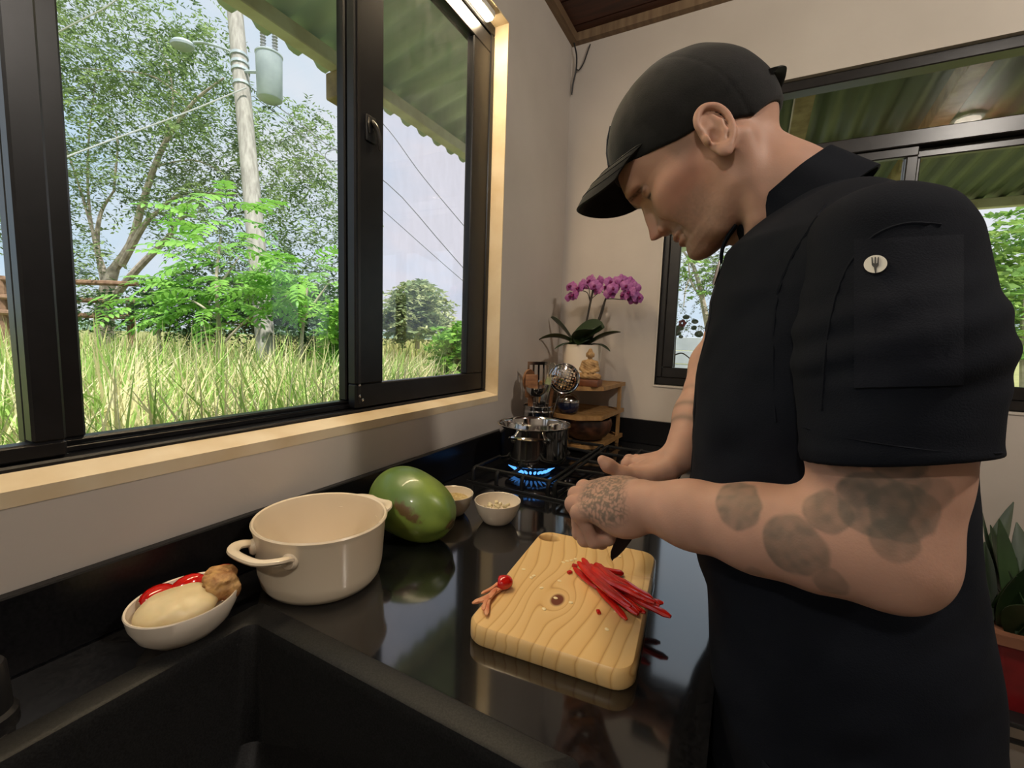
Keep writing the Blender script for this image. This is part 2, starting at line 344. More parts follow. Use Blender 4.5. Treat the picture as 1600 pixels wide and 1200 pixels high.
loft(b, [rim_ring(s_['x0'], s_['x1'], s_['y0'], s_['y1'], .012, .9005), rim_ring(s_['x0']+.001, s_['x1']-.001, s_['y0']+.001, s_['y1']-.001, .012, .905),
         rim_ring(s_['x0']+.004, s_['x1']-.004, s_['y0']+.004, s_['y1']-.004, .012, .9075), rim_ring(s_['x0']+.030, s_['x1']-.030, s_['y0']+.03, s_['y1']-.030, .014, .9075),
         rim_ring(s_['x0']+.035, s_['x1']-.035, s_['y0']+.035, s_['y1']-.035, .016, .9045)], False)
obj('rim', b, M_sink, sk, sharp=35)
b = MB()
loft(b, [rim_ring(s_['x0']+.035, s_['x1']-.035, s_['y0']+.035, s_['y1']-.035, .016, .9045), rim_ring(s_['x0']+.040, s_['x1']-.04, s_['y0']+.04, s_['y1']-.040, .02, .89),
         rim_ring(s_['x0']+.044, s_['x1']-.044, s_['y0']+.044, s_['y1']-.044, .03, .74), rim_ring(s_['x0']+.06, s_['x1']-.06, s_['y0']+.06, s_['y1']-.06, .03, .715)])
obj('basin', b, M_sink, sk, sharp=35)
obj('drain', MB().lathe([(.0, .004), (.03, .004), (.042, .002), (.045, 0)], (-.36, -.02, .7155), 24), M_steel, sk)
fa = thing('kitchen_tap', 'black kitchen tap standing behind the sink', 'tap', (-.675, .116, .9))
obj('base', MB().lathe([(.028, 0), (.028, .008), (.024, .012), (.022, .06), (.02, .064), (0, .064)], (-.675, .116, .9), 24), M_black, fa)
obj('spout', MB().tube(smooth_path([(-.675, .116, .955), (-.675, .108, .985), (-.66, .06, 1.03), (-.60, -.02, 1.06), (-.54, -.09, 1.05), (-.52, -.11, 1.01)], 24), .012, 12), M_black, fa)
obj('lever', MB().tube([(-.675, .116, .962), (-.678, .120, .985), (-.690, .124, 1.0)], [.010, .008, .005], 8), M_chrome, fa)
for i, (ya, yb) in enumerate(((YF+.9, -.7), (-.695, 0), (.005, .70), (.705, 1.28), (1.285, BY-.001))):
    cx = XE-.03
    t = thing('base_cabinet', 'dark base cabinet under the black worktop, ' + ('first from the wall behind the camera', 'second from the wall behind the camera', 'holding the sink', 'below the cutting board', 'in the back corner')[i], 'cabinet', (-.4, (ya+yb)/2, 0), 'base cabinets under the worktop')
    bb = MB()
    bb.box((WX+.005, ya, .1), (WX+.02, yb, T0)); bb.box((WX+.02, ya, .1), (cx-.02, ya+.016, T0)); bb.box((WX+.02, yb-.016, .1), (cx-.02, yb, T0)); bb.box((WX+.02, ya+.016, .1), (cx-.02, yb-.016, .118)); bb.box((WX+.08, ya, 0), (cx-.07, yb, .1))
    obj('carcass', bb, M_black, t, smooth=False)
    dr = obj('door', MB().rbox((cx-.02, ya+.002, .104), (cx, yb-.002, T0-.004), .002, 1), M_black, t)
    obj('handle', MB().tube([(cx, yb-.05, .70), (cx+.022, yb-.05, .70), (cx+.022, yb-.05, .82), (cx, yb-.05, .82)], .005, 6), M_steel, dr)

# ------------------------------------------------------------------ hob with pot
HB = (-.690, -.155, 1.045, 1.56)
hob = thing('gas_hob', 'black glass gas hob with cast iron grates and one lit burner', 'hob', (-.42, 1.3, .9))
obj('glass_top', MB().rbox((HB[0], HB[2], .9003), (HB[1], HB[3], .907), .003, 2), M_hobglass, hob)
obj('edge_strip', MB().rbox((HB[0], HB[2]-.003, .9003), (HB[1], HB[2], .9062), .0005, 1), M_black, hob)
BURN = [(-.555, 1.20, .052), (-.30, 1.20, .038), (-.555, 1.43, .038), (-.30, 1.43, .045)]
M_flame = mat('gas_flame', (.02, .1, .5, 1), emit=(.10, .38, 1.0, 1), estr=1.7)
for i, (x, y, r) in enumerate(BURN):
    bu = obj('burner', MB().lathe([(r*1.1, .9072), (r*1.1, .912), (r*.85, .914), (r*.85, .922), (0, .922)], (x, y, 0), 28), M_iron, hob)
    obj('burner_cap', MB().lathe([(r*.95, .922), (r*.98, .925), (r*.9, .929), (0, .931)], (x, y, 0), 28), M_black, bu)
    if i == 0:
        for k in range(26):
            a = 2*math.pi*k/26; d = Vector((math.cos(a), math.sin(a), 0)); p0 = Vector((x, y, .9205))+d*r*.88
            L_ = .020+.012*(math.sin(a*2.0+.6)**2)
            obj('flame', MB().tube([p0, p0+d*.006+Vector((0, 0, .0035)), p0+d*.013+Vector((0, 0, .008)), p0+d*L_+Vector((0, 0, .0165))], [.0026, .0042, .0036, .0003], 6), M_flame, bu)
for gx in (-.555, -.30):                 # two grates, each over a front and a rear burner
    bb = MB(); x0, x1, ya, yb, zt = gx-.118, gx+.118, 1.065, 1.545, .942
    gr = obj('grate', MB().tube([(x0, ya, zt), (x1, ya, zt)], .0055, 6), M_iron, hob)
    for p, q in (((x1, ya, zt), (x1, yb, zt)), ((x1, yb, zt), (x0, yb, zt)), ((x0, yb, zt), (x0, ya, zt)), ((x0, 1.315, zt), (x1, 1.315, zt))):
        obj('bar', MB().tube([p, q], .0055, 6), M_iron, gr)
    for cy_ in (1.20, 1.43):
        for dx, dy in ((1, 0), (-1, 0), (0, 1), (0, -1)):
            far = .118 if dx else (.135 if (dy < 0) == (cy_ < 1.3) else .115)
            obj('finger', MB().tube([(gx+dx*far, cy_+dy*far, zt), (gx+dx*.045, cy_+dy*.045, zt+.003), (gx+dx*.03, cy_+dy*.03, zt+.002)], .0052, 6), M_iron, gr)
    for fx in (x0, x1, gx-.04, gx+.04):
        for fy in (ya, yb):
            obj('foot', MB().tube(smooth_path([(fx, fy, zt), (fx, fy-.012 if fy == ya else fy+.012, zt-.006), (fx, fy-.014 if fy == ya else fy+.008, .9075)], 6), .0055, 6), M_iron, gr)
for i in range(4):
    x = -.20; kn = obj('knob', MB().lathe([(.02, 0), (.019, .018), (.015, .022), (0, .022)], (-.172, 1.12+.085*i, .907), 20), M_black, hob)

PX, PY, PZ = -.555, 1.205, .9478
pot = thing('steel_stockpot', 'stainless steel two-handled pot heating over the gas flame', 'pot', (PX, PY, PZ))
obj('body', MB().lathe([(0, .0), (.092, .0), (.098, .004), (.101, .012), (.104, .03), (.106, .108), (.1075, .112), (.113, .1145), (.1135, .1165), (.109, .117), (.1055, .1145), (.104, .11), (.102, .03), (.097, .010), (0, .008)], (PX, PY, PZ), 56), M_chrome, pot)
for s_ in (-1, 1):
    a0 = math.radians(-72 if s_ < 0 else 108)
    def hp(da, rr, z): return (PX+rr*math.cos(a0+da), PY+rr*math.sin(a0+da), PZ+z)
    h = obj('handle', MB().tube(smooth_path([hp(-.48, .106, .083), hp(-.46, .121, .088), hp(-.36, .135, .094), hp(-.15, .141, .096), hp(.15, .141, .096), hp(.36, .135, .094), hp(.46, .121, .088), hp(.48, .106, .083)], 28), .0062, 8, flat=.8), M_chrome, pot)
    for da in (-.48, .48):
        p = Vector(hp(da, .1055, .083)); d = Vector((math.cos(a0+da), math.sin(a0+da), 0))
        obj('bracket', MB().lathe([(.010, 0), (.010, .003), (.007, .006), (0, .007)], n=14).xf(align(d, p)), M_chrome, h)
        obj('rivet', MB().lathe([(.006, 0), (.0055, .002), (.003, .004), (0, .0045)], n=12).xf(align(-d, Vector(hp(da, .1035, .092)))), M_chrome, h)
M_broth = mat('cooking_water', lin(120, 112, 92), lin(146, 134, 104), scale=30, rough=.08)
obj('water', MB().lathe([(.1015, .05), (0, .0505)], (PX, PY, PZ), 40), M_broth, pot)

# ------------------------------------------------------------------ bamboo corner shelf
sh = thing('bamboo_corner_shelf', 'three-tier bamboo corner shelf with slatted decks', 'shelf', (-.59, 1.70, .9))
POLY = [(-.728, 1.848), (-.728, 1.60), (-.665, 1.535), (-.530, 1.515), (-.452, 1.575), (-.438, 1.848)]
TIERS = [.928, 1.036, 1.146]
def clip_slat(poly, ya, yb):
    def cl(P, c, sgn):
        out = []
        for i in range(len(P)):
            a, d = P[i], P[(i+1) % len(P)]; ia, idd = sgn*(a[1]-c) >= 0, sgn*(d[1]-c) >= 0
            if ia: out.append(a)
            if ia != idd:
                t = (c-a[1])/(d[1]-a[1]); out.append((a[0]+t*(d[0]-a[0]), c))
        return out
    return cl(cl(poly, ya, 1), yb, -1)
inner = [(x*.93+(-.585)*.07, y*.93+1.70*.07) for x, y in POLY]
for z in TIERS:
    dk = None
    for i in range(len(POLY)):
        a, c = POLY[i], POLY[(i+1) % len(POLY)]; ai, ci = inner[i], inner[(i+1) % len(POLY)]
        bb = MB().prism([a, ai, ci, c], z-.008, z+.007)
        if dk is None: dk = obj('deck_rail', bb, M_bamboo, sh, smooth=False)
        else: obj('deck_rail', bb, M_bamboo, dk, smooth=False)
    rot = math.radians(-38)
    R2 = lambda p, s=1: (p[0]*math.cos(rot)-s*p[1]*math.sin(rot), s*p[0]*math.sin(rot)+p[1]*math.cos(rot))
    rp = [R2(p) for p in inner]; lo_, hi_ = min(p[1] for p in rp), max(p[1] for p in rp); yy = lo_+.006
    while yy < hi_-.006:
        pl = clip_slat(rp, yy, min(yy+.022, hi_))
        if len(pl) > 2: obj('slat', MB().prism([R2(p, -1) for p in pl][::-1] if False else [R2(p, -1) for p in pl], z-.004, z+.004), M_bamboo, dk, smooth=False)
        yy += .031
for x, y in ((-.718, 1.838), (-.718, 1.612), (-.449, 1.800), (-.60, 1.532)):
    top = TIERS[2]-.008
    if abs(x+.60) < .01: obj('foot', MB().rbox((x-.008, y-.006, .9), (x+.008, y+.008, .92), .002, 1), M_bamboo, sh); continue
    obj('post', MB().rbox((x-.007, y-.007, .9), (x+.007, y+.007, top), .0015, 1), M_bamboo, sh)

# wooden bowl on the bottom deck
M_coco = mat('coconut_shell', lin(92, 58, 40), lin(40, 24, 18), scale=26, rough=.35, detail=2)
BWX, BWY, BWZ = -.535, 1.655, .9355
obj('wooden_bowl', MB().lathe([(0, 0), (.045, 0), (.075, .015), (.093, .04), (.098, .066), (.094, .083), (.088, .084), (.09, .066), (.085, .042), (.07, .022), (0, .01)], (BWX, BWY, BWZ), 36), M_coco, org=(BWX, BWY, BWZ), label='dark mottled wooden bowl on the lowest bamboo deck', cat='bowl')
# dark blue jar with a steel dome lid on the middle deck
M_blue = mat('dark_blue_enamel', (.008, .011, .03, 1), rough=.15, coat=.5)
JX, JY, JZ = -.587, 1.577, 1.0435
j = thing('lidded_jar', 'small dark blue jar under a round steel dome lid', 'jar', (JX, JY, JZ))
obj('body', MB().lathe([(0, 0), (.03, 0), (.036, .004), (.041, .02), (.042, .036), (.04, .042), (0, .042)], (JX, JY, JZ), 32), M_blue, j)
ld = obj('lid', MB().lathe([(.0425, .042), (.0425, .046), (.039, .055), (.029, .067), (.016, .074), (0, .076)], (JX, JY, JZ), 32), M_steel, j)
obj('knob', MB().lathe([(.004, .075), (.004, .079), (.008, .082), (.006, .087), (0, .088)], (JX, JY, JZ), 14), M_chrome, ld)

# utensil crock and its utensils
UX, UY, UZ = -.662, 1.468, .9
uc = thing('utensil_crock', 'cylindrical steel crock filled with kitchen utensils', 'crock', (UX, UY, UZ))
obj('wall', MB().lathe([(0, 0), (.054, 0), (.056, .003), (.056, .174), (.0575, .177), (.057, .179), (.054, .177), (.0535, .006), (0, .006)], (UX, UY, UZ), 40), M_steel, uc)
obj('band', MB().lathe([(.0563, .154), (.0572, .156), (.0572, .161), (.0563, .163)], (UX, UY, UZ), 40), M_chrome, uc)
def lean(ax, ay): return (math.radians(ax), math.radians(ay))
def utensil(name, label, cat, m, dx, dy, tx, ty, parts, rz=0, z=.013, sc_=1.2):
    t = thing(name, label, cat, (UX+dx, UY+dy, UZ+z), 'utensils in the steel crock')
    t.rotation_euler = (math.radians(tx), math.radians(ty), math.radians(rz)); ORG[t] = Vector((0, 0, 0)); t.scale = (sc_,)*3
    for nm, bb, mm in parts: obj(nm, bb, mm, t)
    return t
def ell_plate(a, c, th, z, n=24, cup=0):
    P = [[(a*r_*math.cos(2*math.pi*k/n), cup*(1-r_*r_), z+c*r_*math.sin(2*math.pi*k/n)) for k in range(n+1)] for r_ in (0.02, .4, .75, 1)]
    return MB().slab(P, th)
utensil('wooden_spoon', 'brown wooden spoon at the left of the steel crock', 'spoon', M_spoonwood, -.025, -.012, 3, -4, [('handle', MB().tube([(0, 0, 0), (0, 0, .19)], .006, 8), M_spoonwood), ('bowl', ell_plate(.021, .033, .006, .215, cup=.006), M_spoonwood)], 60)
utensil('wooden_spatula', 'flat wooden spatula beside the brown wooden spoon', 'spatula', M_spoonwood, -.012, -.030, 5, -2, [('handle', MB().tube([(0, 0, 0), (0, 0, .17)], .0055, 8), M_spoonwood), ('blade', MB().rbox((-.019, -.003, .165), (.019, .003, .235), .003, 2), M_spoonwood)], 35)
utensil('wooden_fork', 'wooden salad fork standing behind the glossy ladle', 'fork', M_spoonwood, .022, .02, -5, 5, [('handle', MB().tube([(0, 0, 0), (0, 0, .2)], .0055, 8), M_spoonwood), ('head', MB().rbox((-.017, -.003, .195), (.017, .003, .245), .003, 2), M_spoonwood)], 20)
turner = [('handle', MB().tube([(0, 0, 0), (0, 0, .19)], .004, 8, flat=.6), M_steel)]
tb = MB(); tb.box((-.034, -.001, .185), (.034, .001, .20)); tb.box((-.034, -.001, .262), (.034, .001, .272))
for i in range(5): tb.box((-.034+.0155*i, -.001, .20), (-.034+.0155*i+.006, .001, .262))
turner.append(('blade', tb, M_chrome))
utensil('slotted_turner', 'steel slotted turner rising highest from the crock', 'turner', M_steel, -.008, .012, 4, -1, turner, 32)
utensil('steel_ladle', 'small shiny steel ladle with a round cup', 'ladle', M_chrome, .0, -.018, 6, 0, [('handle', MB().tube([(0, 0, 0), (0, 0, .17)], .004, 8, flat=.6), M_steel), ('cup', MB().lathe([(0, -.028), (.017, -.024), (.028, -.010), (.031, .004), (.0295, .004), (.026, -.009), (.016, -.021), (0, -.025)], (0, -.02, .20), 24), M_chrome)], 20)
utensil('slim_tongs', 'slim steel tongs leaning right out of the crock', 'tongs', M_steel, -.012, -.030, 3, 13, [('arm', MB().rbox((-.009, -.004, 0), (.009, -.002, .265), .0008, 1), M_chrome), ('arm', MB().rbox((-.009, .002, 0), (.009, .004, .265), .0008, 1), M_steel), ('hinge', MB().tube([(-.0, -.005, .262), (0, .005, .262)], .008, 12), M_steel)], 12, sc_=1.24)
sb = MB(); n = 28
# perforated skimmer disc: square cells with round-ish holes in the middle
cell = .0088; R_ = .044; half = 4
def disc_pt(x, z): return (x, -.010*(1-(x*x+z*z)/R_**2), .235+z)
for i in range(-half, half+1):
    for k_ in range(-half, half+1):
        cx, cz = i*cell, k_*cell
        if math.hypot(cx, cz) > R_*.80: continue
        o_ = [(cx-cell/2, cz-cell/2), (cx+cell/2, cz-cell/2), (cx+cell/2, cz+cell/2), (cx-cell/2, cz+cell/2)]; q_ = cell*.27
        i_ = [(cx-q_, cz-q_), (cx+q_, cz-q_), (cx+q_, cz+q_), (cx-q_, cz+q_)]
        sb.add([disc_pt(*p) for p in o_+i_], [(0, 1, 5, 4), (1, 2, 6, 5), (2, 3, 7, 6), (3, 0, 4, 7)])
P = [[disc_pt(R_*r_*math.cos(2*math.pi*k/n), R_*r_*math.sin(2*math.pi*k/n)) for k in range(n+1)] for r_ in (.82, .92, 1.0)]
sb.slab(P, .0012)
utensil('skimmer', 'round perforated steel skimmer leaning right of the tongs', 'skimmer', M_steel, .028, -.020, 4, 15, [('handle', MB().tube([(0, 0, 0), (0, 0, .19)], .004, 8, flat=.6), M_steel), ('disc', sb, M_chrome), ('rim', MB().tube([disc_pt(R_*math.cos(2*math.pi*k/28), R_*math.sin(2*math.pi*k/28)) for k in range(29)], .0028, 8), M_chrome)], 14)

# orchid in a white pot, little seated figure on a wooden block
OX, OY, OZ = -.590, 1.715, 1.1535
orc = thing('potted_orchid', 'purple orchid in a white pot on the top bamboo deck', 'orchid', (OX, OY, OZ))
obj('pot', MB().lathe([(0, 0), (.066, 0), (.070, .004), (.079, .145), (.0795, .150), (.076, .150), (.073, .135), (0, .13)], (OX, OY, OZ), 44), M_white, orc)
M_moss = mat('orchid_bark', lin(70, 50, 34), lin(40, 30, 22), scale=60, rough=.9, bump=.8, bscale=90)
obj('bark', MB().lathe([(.074, .136), (.05, .142), (0, .144)], (OX, OY, OZ), 28), M_moss, orc)
M_oleaf = mat('orchid_leaf', lin(46, 62, 34), lin(34, 50, 28), scale=10, rough=.32, coat=.2)
def strap_leaf(base, d, L_, w, rise, droop, roll=0, n=10, blunt=.55):
    d = Vector(d).normalized(); side = Vector((-d.y, d.x, 0)).normalized(); P = []
    for i in range(n+1):
        t = i/n; c = Vector(base)+d*L_*t+Vector((0, 0, rise*t-droop*t*t))
        ww = w*(math.sin(math.pi*min(1, t*.92+.08))**blunt)*(1-.25*t); ww = max(ww, .0012) if i < n else .0012
        up = Vector((0, 0, 1)); sd = (side*math.cos(roll)+up*math.sin(roll))
        P.append([c-sd*ww+up*ww*.25, c-sd*ww*.5+up*ww*.06, c, c+sd*ww*.5+up*ww*.06, c+sd*ww+up*ww*.25])
    return MB().slab(P, .0018)
for base, d, L_, w, ri, dr_, ro in (((0, -.02, .15), (.55, -.75, 0), .150, .062, .135, .075, .25), ((-.02, -.01, .15), (-.9, -.35, 0), .155, .024, .10, .085, .4),
        ((-.03, 0, .15), (-.8, .1, 0), .12, .03, .15, .04, .8), ((.02, 0, .15), (.95, .1, 0), .13, .020, .10, .045, -.4), ((.03, .01, .15), (.85, -.5, 0), .115, .014, .03, .05, 0),
        ((0, .01, .15), (.1, -.9, 0), .10, .042, .08, .08, -.2), ((-.045, -.035, .150), (.93, -.12, 0), .150, .050, .125, .055, 1.15), ((-.01, 0, .15), (-.5, -.7, 0), .12, .022, .03, .05, .1)):
    obj('leaf', strap_leaf(Vector((OX, OY, OZ))+Vector(base), d, L_, w, ri, dr_, ro), M_oleaf, orc)
M_ostem = mat('orchid_stem', lin(46, 34, 26), lin(30, 26, 20), scale=30, rough=.5)
def OP(x, y, dy=0): p = px(x, y, 1); t = (OY+dy)/p.y; return CAM+(p-CAM)*t
stemA = [Vector((OX-.005, OY, OZ+.14)), OP(917, 500), OP(922, 475), OP(927, 452)]
stemB = [Vector((OX+.025, OY, OZ+.14)), OP(938, 497), OP(944, 475), OP(948, 462)]
for st, rr in ((stemA, .0042), (stemB, .0036)): obj('stem', MB().tube(smooth_path(st, 14), rr, 7), M_ostem, orc)
obj('stem', MB().tube(smooth_path([Vector((OX+.02, OY, OZ+.14)), OP(935, 498), OP(941, 480), OP(946, 466)], 14), .0024, 6), M_ostem, orc)
for br in ([(922, 472), (918, 458), (910, 454)], [(922, 470), (920, 450), (914, 444)], [(923, 468), (938, 456), (946, 460)], [(948, 467), (960, 467), (975, 468), (985, 464)], [(948, 462), (960, 452), (975, 447)], [(927, 455), (935, 448), (940, 446)]):
    obj('branch', MB().tube(smooth_path([OP(*p) for p in br], 10), .0016, 6), M_ostem, orc)
M_petal = mat('orchid_petal', lin(182, 108, 170), lin(142, 62, 132), scale=60, rough=.5, sss=.1, trans=.2)
M_lip = mat('orchid_lip', lin(120, 20, 84), lin(80, 10, 60), scale=60, rough=.4)
def petal(L_, w):
    P = []
    for i in range(7):
        t = i/6; ww = w*math.sin(math.pi*(t*.9+.06))**.6; P.append([(-ww, .006*t*t+.15*ww, L_*t), (-ww*.5, .006*t*t, L_*t), (0, .006*t*t-.002, L_*t), (ww*.5, .006*t*t, L_*t), (ww, .006*t*t+.15*ww, L_*t)])
    return P
fb = MB()
for ang, L_, w in ((90, .027, .011), (10, .027, .017), (170, .027, .017), (228, .026, .011), (312, .026, .011)):
    fb.slab([[Matrix.Rotation(-math.radians(ang-90), 4, 'Y') @ Vector(p) for p in r_] for r_ in petal(L_, w)], .0008)
lb = MB().tube([(0, 0, 0), (0, -.008, -.004), (0, -.014, -.011), (0, -.012, -.017)], [.004, .0055, .0055, .001], 8)
FL = [(892, 447, 0), (897, 460, -.02), (905, 449, -.03), (891, 463, .01), (912, 445, 0), (922, 438, .01), (930, 446, -.03), (936, 440, .0), (934, 452, -.02), (953, 440, .0), (958, 450, -.03), (949, 448, .01), (953, 458, -.02), (962, 441, .01),
      (972, 438, -.01), (979, 446, -.03), (984, 440, .01), (975, 460, -.02), (984, 456, -.03), (992, 450, .0), (997, 464, -.01), (990, 467, .0)]
ff = None
for i, (fx, fy, dy) in enumerate(FL):
    p = OP(fx, fy, dy)
    R = Matrix.Rotation(random.uniform(-.7, .9), 4, 'Z') @ Matrix.Rotation(random.uniform(-.5, .2), 4, 'X') @ Matrix.Rotation(random.uniform(-.3, .3), 4, 'Y')
    Mx = Matrix.Translation(p-ORG[orc]) @ R @ Matrix.Diagonal((.92, .92, .92, 1))
    if ff is None:
        ff = obj('flower', MB().add(fb.v, fb.f).xf(Matrix.Translation(ORG[orc])), M_petal, orc); fl_lip = obj('lip', MB().add(lb.v, lb.f).xf(Matrix.Translation(ORG[orc])), M_lip, ff); ff.matrix_basis = Mx
    else:
        o = clone(ff, orc, Mx); clone(fl_lip, o)
BX, BY_ = -.512, 1.572
M_block = mat('reddish_wood', lin(122, 72, 40), lin(94, 52, 30), scale=12, rough=.45, stretch=(1, 6, 6))
obj('wood_block', MB().rbox((BX-.05, BY_-.032, 1.1532), (BX+.046, BY_+.032, 1.179), .003, 2), M_block, org=(BX, BY_, 1.1532), label='small reddish wooden block under the seated figurine', cat='block')
M_sand = mat('sandstone', lin(176, 142, 96), lin(136, 104, 66), scale=45, rough=.8, bump=.5, bscale=120)
# ------------------------------------------------------------------ implicit-surface helper: smooth unions, meshed by surface nets
def V3(*a): return np.array(a, np.float32)
def sd_cone(p, a, b, ra, rb):            # capsule from a to b with a radius that changes along it
    a = np.asarray(a, np.float32); b = np.asarray(b, np.float32); d = b-a; t = np.clip(((p-a)@d)/(d@d), 0, 1)
    return np.linalg.norm(p-a-t[:, None]*d, axis=1)-(ra+(rb-ra)*t)
def sd_ell(p, c, r, R=None):
    q = p-np.asarray(c, np.float32)
    if R is not None: q = q@np.asarray(R, np.float32)
    r = np.asarray(r, np.float32); k0 = np.linalg.norm(q/r, axis=1); k1 = np.linalg.norm(q/(r*r), axis=1)+1e-9
    return k0*(k0-1)/k1
def smin(a, b, k):
    h = np.clip(.5+.5*(b-a)/k, 0, 1); return b*(1-h)+a*h-k*h*(1-h)
def smax(a, b, k): return -smin(-a, -b, k)
def chain(p, pts, rad, k=.004):
    d = None
    for i in range(len(pts)-1):
        e = sd_cone(p, pts[i], pts[i+1], rad[i], rad[i+1]); d = e if d is None else smin(d, e, k)
    return d
def surface_nets(f, lo, hi, h, B=6, slack=1.3):
    lo = np.asarray(lo, float); n = np.ceil((np.asarray(hi)-lo)/(h*B)).astype(int); N = n*B
    cc = [lo[i]+(np.arange(n[i])+.5)*B*h-h*.5 for i in range(3)]
    G = np.stack(np.meshgrid(*cc, indexing='ij'), -1).reshape(-1, 3).astype(np.float32)
    c = f(G).reshape(n); act = np.abs(c) < B*h*slack
    Fv = np.repeat(np.repeat(np.repeat(np.where(c < 0, -1, 1).astype(np.float32), B, 0), B, 1), B, 2)
    idx = np.argwhere(act)
    if len(idx):
        o = np.stack(np.meshgrid(*[np.arange(B)]*3, indexing='ij'), -1).reshape(-1, 3)
        for s0 in range(0, len(idx), 4000):
            I = (idx[s0:s0+4000, None, :]*B+o[None]).reshape(-1, 3)
            Fv[I[:, 0], I[:, 1], I[:, 2]] = f((lo+I*h).astype(np.float32))
    s = Fv < 0
    ns = np.zeros(N-1, np.uint8)
    for d in np.ndindex(2, 2, 2): ns += s[d[0]:N[0]-1+d[0], d[1]:N[1]-1+d[1], d[2]:N[2]-1+d[2]]
    cells = np.argwhere((ns > 0) & (ns < 8)); vid = np.full(N-1, -1, np.int32); vid[tuple(cells.T)] = np.arange(len(cells))
    acc = np.zeros((len(cells), 3)); cnt = np.zeros(len(cells))
    cor = [np.array(d) for d in np.ndindex(2, 2, 2)]
    val = {tuple(d): Fv[tuple((cells+d).T)] for d in cor}
    for d in cor:
        for ax in range(3):
            if d[ax] == 0:
                e = d.copy(); e[ax] = 1; a, b_ = val[tuple(d)], val[tuple(e)]; m = (a < 0) != (b_ < 0)
                t = np.where(m, a/np.where(m, a-b_, 1), 0); q = np.tile(d.astype(float), (len(cells), 1)); q[:, ax] += t
                acc[m] += q[m]; cnt[m] += 1
    V = lo+(cells+acc/cnt[:, None])*h
    Q = []
    for ax in range(3):
        u, v = [(1, 2), (2, 0), (0, 1)][ax]
        sl0 = [slice(None)]*3; sl1 = [slice(None)]*3; sl0[ax] = slice(0, -1); sl1[ax] = slice(1, None)
        ch = s[tuple(sl0)] != s[tuple(sl1)]; E_ = np.argwhere(ch)
        ok = (E_[:, u] > 0) & (E_[:, v] > 0) & (E_[:, u] < N[u]-1) & (E_[:, v] < N[v]-1); E_ = E_[ok]
        inside = s[tuple(E_.T)]
        def cid(du, dv):
            q = E_.copy(); q[:, u] -= du; q[:, v] -= dv; return vid[tuple(q.T)]
        q = np.stack([cid(1, 1), cid(0, 1), cid(0, 0), cid(1, 0)], 1); q[~inside] = q[~inside][:, ::-1]; Q.append(q)
    return V, np.concatenate(Q)
def np_mesh(name, V, Q, m, smooth=True, relax=1):
    me = bpy.data.meshes.new(name); me.vertices.add(len(V)); me.vertices.foreach_set('co', np.asarray(V, np.float32).ravel())
    k = Q.shape[1]; me.loops.add(Q.size); me.loops.foreach_set('vertex_index', Q.astype(np.int32).ravel()); me.polygons.add(len(Q))
    me.polygons.foreach_set('loop_start', np.arange(0, Q.size, k, dtype=np.int32)); me.update(calc_edges=True); me.validate()
    if m: me.materials.append(m)
    if smooth: me.polygons.foreach_set('use_smooth', np.ones(len(me.polygons), bool))
    me.update(); return me
def relax_v(V, Q, it=1, lam=.5):
    I = np.concatenate([Q[:, i] for i in range(4)]*2); J = np.concatenate([Q[:, (i+1) % 4] for i in range(4)]+[Q[:, i-1] for i in range(4)])
    c = np.maximum(np.bincount(I, minlength=len(V)), 1)
    for _ in range(it):
        A = np.stack([np.bincount(I, V[J, k], len(V)) for k in range(3)], 1); V = V+(A/c[:, None]-V)*lam
    return V
def near(f, p, c, R):                    # evaluate f only close to a centre, a safe distance elsewhere
    d = np.linalg.norm(p-np.asarray(c, np.float32), axis=1); m = d < R; out = np.maximum(d-R, 0)+.05; out = out.astype(np.float32)
    if m.any(): out[m] = f(p[m])
    return out
def sdf_obj(name, f, lo, hi, h, m, parent=None, org=(0, 0, 0), it=1, color=None, **kw):
    V, Q = surface_nets(f, lo, hi, h); V = relax_v(V, Q, it) if it else V
    o_ = np.array(ORG[parent] if parent is not None else org)
    me = np_mesh(name, V-o_, Q, m)
    if color is not None:
        a = me.color_attributes.new('tone', 'FLOAT_COLOR', 'POINT'); c = color(V.astype(np.float32)); a.data.foreach_set('color', np.concatenate([c, np.ones((len(c), 1))], 1).astype(np.float32).ravel())
    o = bpy.data.objects.new(name, me); COL.objects.link(o); ORG[o] = Vector(o_)
    if parent is not None: o.parent = parent
    else: o.location = o_
    setprops(o, **kw); return o
_T = rng.random((32, 32, 32)).astype(np.float32)
def vnoise(p):                           # smooth value noise, about -1..1
    q = np.floor(p).astype(int); t = (p-q).astype(np.float32); t = t*t*(3-2*t); q %= 32; r = (q+1) % 32; g = lambda a, b, c: _T[a, b, c]
    x0, y0, z0_ = q.T; x1, y1_, z1_ = r.T; u, v, w = t.T
    return 2*((((g(x0, y0, z0_)*(1-u)+g(x1, y0, z0_)*u)*(1-v)+(g(x0, y1_, z0_)*(1-u)+g(x1, y1_, z0_)*u)*v)*(1-w)+((g(x0, y0, z1_)*(1-u)+g(x1, y0, z1_)*u)*(1-v)+(g(x0, y1_, z1_)*(1-u)+g(x1, y1_, z1_)*u)*v)*w))-1

